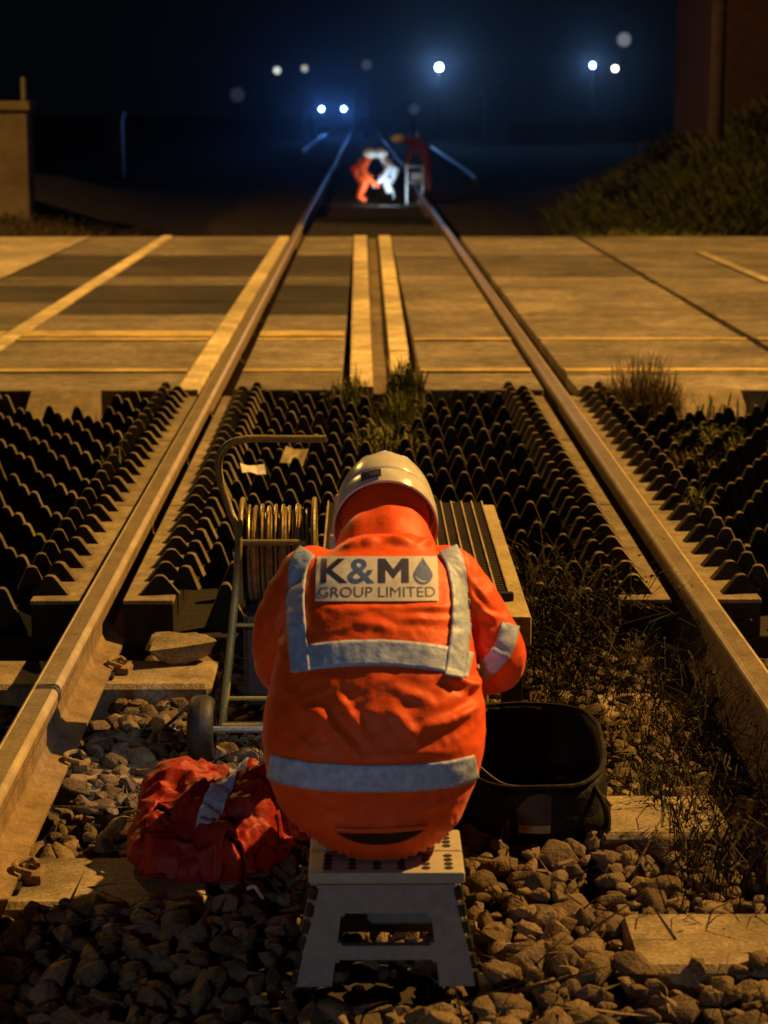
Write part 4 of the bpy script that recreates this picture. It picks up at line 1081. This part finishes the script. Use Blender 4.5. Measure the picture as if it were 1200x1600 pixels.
tuft('low bright green tuft just behind the white helmet', (0.0, 8.62, .06), .17, .16, 300, .08, .19, 'grass', .005, .9)
tuft('thin grass on the road edge left of the centre strip', (-.17, 9.9, .10), .12, .06, 120, .12, .24, 'grass', .003, .5)
tuft('bushy brown dead grass clump at the road edge right of the right rail', (1.19, 9.72, .03), .21, .20, 1300, .14, .42, 'drygrass', .0018, .6)
tuft('sparse weeds standing in front of the right deflector block', (1.52, 9.45, .03), .18, .08, 60, .10, .24, 'grass', .006, .5)
tuft('green grass patch among the right-hand spikes, nearer one', (1.14, 8.15, .05), .16, .13, 420, .07, .15, 'drygrass', .003, .9)
tuft('green grass patch among the right-hand spikes, under the deflector block', (1.36, 8.75, .05), .22, .16, 420, .07, .16, 'grass', .003, .9)
tuft('small bright sprig on the right strip of spikes', (1.02, 6.95, .14), .05, .05, 50, .06, .13, 'grass', .004, .9)
tuft('few thin blades beside the left strip of spikes', (-1.05, 7.95, .12), .04, .05, 16, .10, .18, 'grass', .003, .5)
# scrub along the inside of the right rail
def scrub(n, region, z, m1, h0, h1, seed, stem=.0012, leaf=.007):
    r = np.random.default_rng(seed); V = []; F = []; V2 = []; F2 = []
    for _ in range(n):
        x, y = region(r); h = r.uniform(h0, h1); d = r.uniform(0, 6.283); l = r.uniform(.2, 1.1) * h
        P = [Vector((x, y, z)), Vector((x + math.cos(d) * l * .3, y + math.sin(d) * l * .3, z + h * .55)), Vector((x + math.cos(d) * l * .8, y + math.sin(d) * l * .8, z + h * .9)), Vector((x + math.cos(d) * l * 1.3, y + math.sin(d) * l * 1.3, z + h * r.uniform(.7, 1.0)))]
        s_ = stem * r.uniform(.7, 1.5)
        for i in range(3):
            k = len(V); a = Vector((s_, 0, 0)); b__ = Vector((0, s_, 0)); 
            V += [tuple(P[i] - a), tuple(P[i] + a), tuple(P[i + 1] + a * .7), tuple(P[i + 1] - a * .7)]; F.append((k, k + 1, k + 2, k + 3))
        for _k in range(r.integers(1, 5)):
            t = r.uniform(.3, 3); i = min(2, int(t)); p = P[i].lerp(P[i + 1], t - i); q = Vector(r.normal(size=3)).normalized() * leaf * r.uniform(.5, 1.4); w_ = q.cross(Vector(r.normal(size=3))).normalized() * q.length * .45
            k = len(V2); V2 += [tuple(p), tuple(p + q * .6 + w_), tuple(p + q * 1.5), tuple(p + q * .6 - w_)]; F2.append((k, k + 1, k + 2, k + 3))
    return V, F, V2, F2
def scrub_thing(label, n, region, z, h0, h1, seed, base, name='weed_bush', leaf=.007, ml='leaf'):
    V, F, V2, F2 = scrub(n, region, z, None, h0, h1, seed, leaf=leaf)
    t = thing(name, label, 'weeds', base); obj('stems', V, F, M['scrub'], t)['kind'] = 'stuff'; obj('leaves', V2, F2, M[ml], t)['kind'] = 'stuff'; return t
scrub_thing('dark tangled bramble bush overgrowing the right end of the spiked panel beside the worker', 620, lambda r: (r.normal(.42, .10), r.normal(5.72, .28)), -.02, .10, .27, 3, (.42, 5.7, 0), leaf=.010)
scrub_thing('dark weeds hugging the right rail where it crosses the weedy ballast', 330, lambda r: (r.uniform(.56, .79), r.uniform(4.6, 6.2)), -.03, .06, .20, 4, (.68, 5.3, 0))
scrub_thing('low scrubby weeds across the ballast behind the black bag', 220, lambda r: (r.normal(.42, .13), r.normal(5.25, .16)), -.03, .04, .14, 5, (.42, 5.2, 0))
scrub_thing('brown scrub over the right end of the sleeper beside the black bag', 380, lambda r: (r.uniform(.52, .80), r.uniform(3.85, 4.6)), -.03, .04, .14, 6, (.65, 4.1, 0))
V, F = blades(900, .62, 4.85, -.02, .16, .30, .03, .09, .0018, .9); tag(obj('ground_cover', V, F, M['drygrass']), kind='stuff')
V, F = blades(500, .52, 4.55, -.02, .14, .22, .02, .06, .0018, .9); tag(obj('ground_cover', V, F, M['grass']), kind='stuff')
# bare twigs over the nearest sleeper
V, F, V2, F2 = scrub(26, lambda r: (r.uniform(.47, .76), r.uniform(3.72, 3.9)), -.02, None, .10, .26, 8, stem=.0016)
t = thing('twig_spray', 'bare twigs leaning over the nearest concrete sleeper', 'weeds', (.6, 3.8, 0)); obj('stems', V, F, M['scrub'], t)['kind'] = 'stuff'; obj('leaves', V2, F2, M['leaf'], t)['kind'] = 'stuff'

# litter
def scrap(label, c, a, b_, rot, m='paper', name='paper_scrap'):
    mb = MB(); V = []; F = []
    for j in range(3):
        for i in range(4): V.append(Vector(((i / 3 - .5) * a, (j / 2 - .5) * b_, .006 * math.sin(i * 2 + j))))
    q = Euler(rot).to_matrix(); V = [q @ v + Vector(c) for v in V]
    for j in range(2):
        for i in range(3): F.append((j * 4 + i, j * 4 + i + 1, (j + 1) * 4 + i + 1, (j + 1) * 4 + i))
    o = obj(name, V, F, M[m], origin=c); so = o.modifiers.new('t', 'SOLIDIFY'); so.thickness = .001; baked(o); return tag(o, label, 'litter')
scrap('crumpled white paper scrap caught among the spikes beside the reel handle', (-.50, 7.58, .19), .09, .05, (.5, .1, .3))
scrap('cream card scrap between the spikes right of the reel handle', (-.365, 8.05, .16), .09, .10, (.5, .1, -.2), 'board', 'card_scrap')
b = MB(); b.tube(curve_pts([(-.318, 3.78, .03), (-.305, 3.775, .036), (-.297, 3.765, .03), (-.288, 3.745, .025)], 5), .0035, 6); tag(b.build('cable_offcut', M['paper'], None, smooth=True, origin=(-.3, 3.76, .03)), 'tiny curled white cable offcut in the shade left of the stool', 'litter')
b = MB(); b.tube([(-.572, 4.74, .05), (-.50, 4.96, .07)], .005, 6); tag(b.build('stick', M['bark'], None, origin=(-.53, 4.85, .06)), 'thin stick lying on the stones beside the cart wheel', 'stick')

# ------------------------------------------------------------------ street lamps round the crossing
def street_lamp(label, base, head, group='street lamps round the crossing'):
    t = thing('street_lamp', label, 'street lamp', base, group)
    out = Vector((head[0] - base[0], head[1] - base[1], 0))
    b = MB(); b.tube([(base[0], base[1], -.1), (base[0], base[1], head[2] * .6), (base[0], base[1], head[2] + .12)], [.09, .07, .05], 12); b.build('pole', M['steel'], t, smooth=True)
    b = MB(); b.tube(curve_pts([(base[0], base[1], head[2] + .05), (base[0] + out.x * .3, base[1] + out.y * .3, head[2] + .3), (head[0], head[1], head[2] + .22)], 6), .035, 8); b.build('arm', M['steel'], t, smooth=True)
    b = MB(); b.box((head[0], head[1], head[2] + .17), (.6, .3, .1), rot=(0, 0, math.atan2(out.y, out.x)), bev=.03); b.build('lamp_head', M['steel'], t)
    return t
street_lamp('tall street lamp on the right side of the crossing', (15.6, 11.0, 0), LAMP_A)
street_lamp('tall street lamp on the far left side of the crossing', (-9.4, 20.9, 0), LAMP_B)
wt_ = thing('stand_lamp', 'fill lamp on a tripod, added unseen behind the camera, turned on the seated worker', 'lamp', (FILL_LAMP[0], FILL_LAMP[1] - .1, 0))
b = MB()
for k in range(3):
    a = k * 2.094; b.tube([(FILL_LAMP[0] + .45 * math.sin(a), FILL_LAMP[1] - .1 + .45 * math.cos(a), -.05), (FILL_LAMP[0], FILL_LAMP[1] - .1, 1.0), (FILL_LAMP[0], FILL_LAMP[1] - .1, 1.68)], .015, 6)
b.build('tripod', M['dark'], wt_)
b = MB(); b.box((FILL_LAMP[0], FILL_LAMP[1] - .08, FILL_LAMP[2]), (.3, .06, .22), bev=.02); b.build('lamp_head', M['dark'], wt_)

# ------------------------------------------------------------------ far side of the road
pil = thing('wall_pillar', 'orange-lit rendered wall end with a flat coping at the left edge beyond the road', 'wall', (-4.7, 26.4, 0))
b = MB(); b.box((-5.2, 26.45, .70), (2.0, .5, 1.55)); b.build('wall_body', M['masonry'], pil)
b = MB(); b.box((-5.2, 26.45, 1.53), (2.1, .6, .11), bev=.01); b.build('coping', M['masonry'], pil)
b = MB(); b.tube([(-4.33, 26.9, -.1), (-4.33, 26.9, 1.88)], .035, 8); tag(b.build('fence_post', M['steel'], None, origin=(-4.33, 26.9, 0)), 'thin grey post standing behind the rendered wall end', 'post')
b = MB(); b.box((-5.9, 50, .6), (.42, .4, 1.5), bev=.02); b.prism([(49.75, 1.35), (50.25, 1.35), (50.25, 1.44), (49.75, 1.40)], 'X', -6.15, -5.65); tag(b.build('equipment_cabinet', M['steel'], None, origin=(-5.9, 50, 0)), 'dim grey trackside cabinet in the darkness on the left', 'cabinet')
b = MB(); b.tube([(4.45, 27.7, -.1), (4.47, 27.7, 3.2), (4.5, 27.7, 7.5)], [.11, .095, .08], 12); tag(b.build('telegraph_pole', M['bark'], None, smooth=True, origin=(4.45, 27.7, 0)), 'wooden pole standing on the grassy bank at the right', 'pole')
bl = thing('brick_building', 'dim red-brown building behind the pole at the right edge', 'building', (7.2, 31, 0))
b = MB(); b.box((7.2, 32, 2.2), (4.6, 5, 5.0)); b.build('wall', M['brick'], bl)
b = MB(); b.prism([(4.7, 4.7), (9.7, 4.7), (7.2, 6.6)], 'Y', 29.3, 34.7); b.build('roof', M['dark'], bl)
b = MB(); b.box((6.3, 29.46, 2.3), (.9, .1, 1.2)); wn = b.build('window', M['bark'], bl); b = MB(); b.box((6.3, 29.40, 2.3), (.74, .03, 1.04)); b.build('pane', M['glass'], wn)
# grass on the bank and the left verge
def bank_grass(n, rx0, rx1, ry0, ry1, h0, h1, seed, m):
    r = np.random.default_rng(seed); V = []; F = []
    for _ in range(n):
        x = r.uniform(rx0, rx1); y = r.uniform(ry0, ry1); z = ground_h(x, y) - .02; h = r.uniform(h0, h1); d = r.uniform(0, 6.28); l = h * r.uniform(.2, .9); w_ = .008
        k = len(V); wx, wy = -math.sin(d) * w_, math.cos(d) * w_
        V += [(x - wx, y - wy, z), (x + wx, y + wy, z), (x + math.cos(d) * l * .5 + wx, y + math.sin(d) * l * .5 + wy, z + h * .7), (x + math.cos(d) * l, y + math.sin(d) * l, z + h)]; F += [(k, k + 1, k + 2), (k, k + 2, k + 3)]
    return tag(obj('grass', V, F, M[m]), kind='stuff')
bank_grass(16000, 2.5, 6.5, 23.2, 30, .10, .32, 21, 'grass'); bank_grass(9000, 2.2, 6.5, 22.7, 27, .08, .28, 22, 'grass'); bank_grass(6000, -7, -2.6, 22.8, 27, .04, .16, 23, 'scrub')
def leafy_bush(label, c, r_, n, seed):
    r = np.random.default_rng(seed); V = []; F = []; S = MB()
    for k in range(7):
        d = Vector(r.normal(size=3)); d.z = abs(d.z) + .5; d.normalize(); S.tube([c, Vector(c) + d * r_ * .6, Vector(c) + d * r_ * .95 + Vector((0, 0, .1))], [.03, .018, .008], 6)
    cl = [Vector(r.normal(size=3)) for _ in range(16)]; cl = [Vector(c) + Vector((v.x * .55, v.y * .5, abs(v.z) * .6 + .35)) * r_ for v in cl]
    for _ in range(n):
        p = cl[r.integers(16)] + Vector(r.normal(size=3)) * r_ * .24; q = Vector(r.normal(size=3)).normalized() * .05; w_ = q.cross(Vector(r.normal(size=3))).normalized() * .025
        k = len(V); V += [tuple(p - q), tuple(p + w_), tuple(p + q), tuple(p - w_)]; F.append((k, k + 1, k + 2, k + 3))
    t = thing('bush', label, 'bush', c, 'bushes on the bank'); S.build('trunk', M['bark'], t); obj('foliage', V, F, M['leaf'], t); return t
leafy_bush('low leafy bush on the bank left of the wooden pole', (3.9, 28.6, .5), .38, 900, 31)
leafy_bush('low leafy bush on the bank right of the wooden pole', (5.2, 27.4, .9), .40, 900, 32)
leafy_bush('small low bush at the foot of the bank', (3.2, 27.2, .1), .28, 600, 33)

# far workers
def worker(label, c, jm, pose, face):
    """crouching or bent far figure; c on the ground"""
    t = thing('person', label, 'person', c, None)
    x, y, z = c; s = face
    if pose == 'crouch':
        nb = [((x, y, z + .30), .13), ((x + s * .06, y, z + .48), .14), ((x + s * .16, y, z + .60), .13), ((x + s * .22, y, z + .68), .055), ((x + s * .27, y, z + .75), .085),
              ((x + s * .12, y - .17, z + .58), .065), ((x + s * .25, y - .22, z + .38), .05), ((x + s * .42, y - .12, z + .25), .04), ((x + s * .12, y + .17, z + .58), .065), ((x + s * .25, y + .22, z + .38), .05), ((x + s * .42, y + .12, z + .25), .04),
              ((x + s * .22, y - .12, z + .38), .09), ((x + s * .08, y - .12, z + .08), .06), ((x + s * .22, y - .12, z + .04), .045), ((x + s * .22, y + .12, z + .38), .09), ((x + s * .08, y + .12, z + .08), .06), ((x + s * .22, y + .12, z + .04), .045)]
    else:
        nb = [((x, y, z + .80), .15), ((x + s * .12, y, z + .92), .15), ((x + s * .30, y, z + .98), .14), ((x + s * .42, y, z + .98), .055), ((x + s * .51, y, z + .96), .09),
              ((x + s * .28, y - .18, z + .95), .065), ((x + s * .34, y - .2, z + .68), .05), ((x + s * .42, y - .1, z + .45), .04), ((x + s * .28, y + .18, z + .95), .065), ((x + s * .34, y + .2, z + .68), .05), ((x + s * .42, y + .1, z + .45), .04),
              ((x + s * .04, y - .1, z + .45), .085), ((x, y - .1, z + .08), .06), ((x + s * .15, y - .1, z + .04), .045), ((x + s * .04, y + .1, z + .45), .085), ((x, y + .1, z + .08), .06), ((x + s * .15, y + .1, z + .04), .045)]
    eb = [(0, 1), (1, 2), (2, 3), (3, 4), (2, 5), (5, 6), (6, 7), (2, 8), (8, 9), (9, 10), (0, 11), (11, 12), (12, 13), (0, 14), (14, 15), (15, 16)]
    skinned('body', nb, eb, M[jm], t, 1)
    hc = Vector(nb[4][0]) + Vector((s * .01, 0, .035)); b = MB(); ball(b, hc, .115, (1.1, .95, .75)); b.build('helmet', M['helmet'], t, smooth=True)
    mp = (Vector(nb[1][0]) + Vector(nb[2][0])) / 2; b = MB(); b.tube([mp + Vector((0, .152 * math.cos(2 * math.pi * k / 16), .152 * math.sin(2 * math.pi * k / 16))) for k in range(16)], .022, 6, closed=True); b.build('reflective_band', M['reflective'], t, smooth=True)
    return t
worker('far worker in orange crouching on the track, left of the work light', (-.26, 34.2, .02), 'jacket', 'crouch', 1)
worker('far worker lit white by the work light, crouching between the rails', (.46, 34.3, .02), 'whitebox', 'crouch', -1)  # white body: glare of the work light put into its colour
worker('far worker in dull red bending over at the right of the group', (1.0, 35.2, .02), 'maroon', 'bend', -1)
b = MB()
for x in (.60, .86):
    for y in (34.0, 34.5): b.tube([(x, y, 0), (x, y, .62)], .018, 6)
for z in (.60, .35): b.tube([(.60, 34.0, z), (.86, 34.0, z)], .018, 6); b.tube([(.60, 34.5, z), (.86, 34.5, z)], .018, 6)
b.box((.73, 34.25, .42), (.24, .4, .18), bev=.02); tag(b.build('rail_tool', M['steel'], None, origin=(.73, 34.25, 0)), 'grey framed track machine standing beside the far workers', 'machine')
wl = thing('stand_lamp', 'small cold white work lamp glowing on the ground by the far workers', 'lamp', (.24, 33.5, 0))
b = MB(); b.box((.24, 33.5, .12), (.26, .07, .16), bev=.01); b.tube([(.14, 33.5, 0), (.14, 33.5, .14)], .01, 6); b.tube([(.34, 33.5, 0), (.34, 33.5, .14)], .01, 6); b.build('casing', M['dark'], wl)
b = MB(); b.box((.24, 33.54, .12), (.22, .01, .12)); b.build('lens', emit('work_lamp_lens', (.6, .85, 1), 12), wl)
lamp_light('work_light', 'SPOT', (.24, 33.62, .16), 30, (.62, .86, 1.0), .06, (.25, 34.6, .35), 130, .5)

# rail vehicle with two headlights
tv = thing('rail_vehicle', 'dark rail vehicle far down the left track with two blue-white headlights', 'rail vehicle', (-1.95, 131, 0))
b = MB(); b.box((-1.95, 134, 1.75), (2.5, 6, 2.5), bev=.15); b.build('body', M['vehicle'], tv, smooth=True)
b = MB(); b.box((-1.95, 130.96, 2.35), (1.9, .06, .8), bev=.02); b.build('windscreen', M['glass'], tv)
b = MB(); b.box((-1.95, 130.9, .62), (2.3, .2, .25)); b.build('bumper', M['vehicle'], tv)
HE = emit('headlight_lens', (.16, .42, 1.0), 160)
for x in (-2.63, -1.27):
    b = MB(); b.lathe([(.0, -.02), (.20, -.02), (.22, .03), (.22, .12), (.0, .12)], (x, 130.85, 1.584), 'Y', 20); hl_ = b.build('headlight', M['steel'], tv, smooth=True)
    b = MB(); b.lathe([(.0, -.03), (.06, -.028), (.10, -.022)], (x, 130.85, 1.584), 'Y', 20, cap=False); b.build('lens', HE, hl_)
    lamp_light('headlight_beam', 'SPOT', (x, 130.7, 1.584), 900, (.08, .28, 1.0), .08, (x * .3, 40, 1.6), 24, 1.0)
for y in (132.2, 135.8):
    for x in (-2.9, -1.0):
        b = MB(); b.lathe([(.0, -.08), (.38, -.08), (.42, -.05), (.42, .05), (.38, .08), (.0, .08)], (x, y, .46), 'X', 20); b.build('wheel', M['dark'], tv, smooth=True)

# distant lamps of the yard
def mast(label, x, y, z, r_, col, st, glow=0):
    t = thing('yard_lamp', label, 'yard lamp', (x, y, -.1))
    b = MB(); b.tube([(x, y + .2, -.1), (x, y + .2, z)], [.09, .06], 8); b.build('mast', M['vehicle'], t)
    b = MB(); b.lathe([(.0, 0), (r_ * 1.12, 0), (r_ * 1.12, .14), (.0, .18)], (x, y, z), 'Y', 20); hd_ = b.build('lamp_head', M['vehicle'], t, smooth=True)
    b = MB(); b.lathe([(.0, -.06), (r_ * .55, -.045), (r_, -.005)], (x, y, z), 'Y', 24, cap=False); b.build('lens', emit('yard_lens', col, st), hd_)
    if glow: lamp_light('yard_light', 'SPOT', (x, y - .1, z), glow, (.22, .50, 1.0), .1, (x * .2, 20, 2.4), 26, 1.0)
    return t
mast('big brilliant blue-white floodlight, brightest of the distant lamps', 4.13, 120, 3.85, .17, (.42, .68, 1), 90, 1500)
mast('bright blue-white lamp in the distance at the right, left of a smaller white one', 12.68, 120, 3.95, .13, (.42, .68, 1), 35, 900)
mast('small warm white lamp right beside the blue-white lamp at the right', 13.93, 120, 3.78, .16, (1, .85, .75), 8)
mast('dim grey round lamp above the pair of lamps at the right', 14.4, 120, 5.35, .38, (.85, .9, .95), .17)
mast('dim grey round lamp high up near the top right corner', 18.97, 120, 5.94, .42, (.9, .95, .95), .24)
mast('small pale lamp in the dark, left of its fainter neighbour', -4.88, 120, 3.67, .20, (.8, .85, .8), .9)
mast('small faint yellowish lamp right of the pale one', -3.35, 120, 3.78, .19, (.85, .85, .7), .45)
mast('very faint lamp at the far left of the distant lamps', -7.1, 120, 2.35, .4, (.5, .6, .8), .03)
mast('very faint lamp above the vehicle headlights', .1, 120, 3.98, .28, (.7, .7, .9), .05)
mast('very faint lamp right of the vehicle headlights', 2.75, 120, 1.55, .3, (.5, .55, .9), .04)
sg = thing('signal_cabinet', 'faint pale signal cabinet with a cap in the far darkness right of centre', 'cabinet', (6.7, 110, 0))
b = MB(); b.box((6.7, 110, 1.2), (1.2, .8, 2.2), bev=.03); b.build('box', M['whitebox'], sg); b = MB(); b.box((6.7, 110, 2.42), (1.5, 1.0, .22), bev=.04); b.build('cap', M['whitebox'], sg)
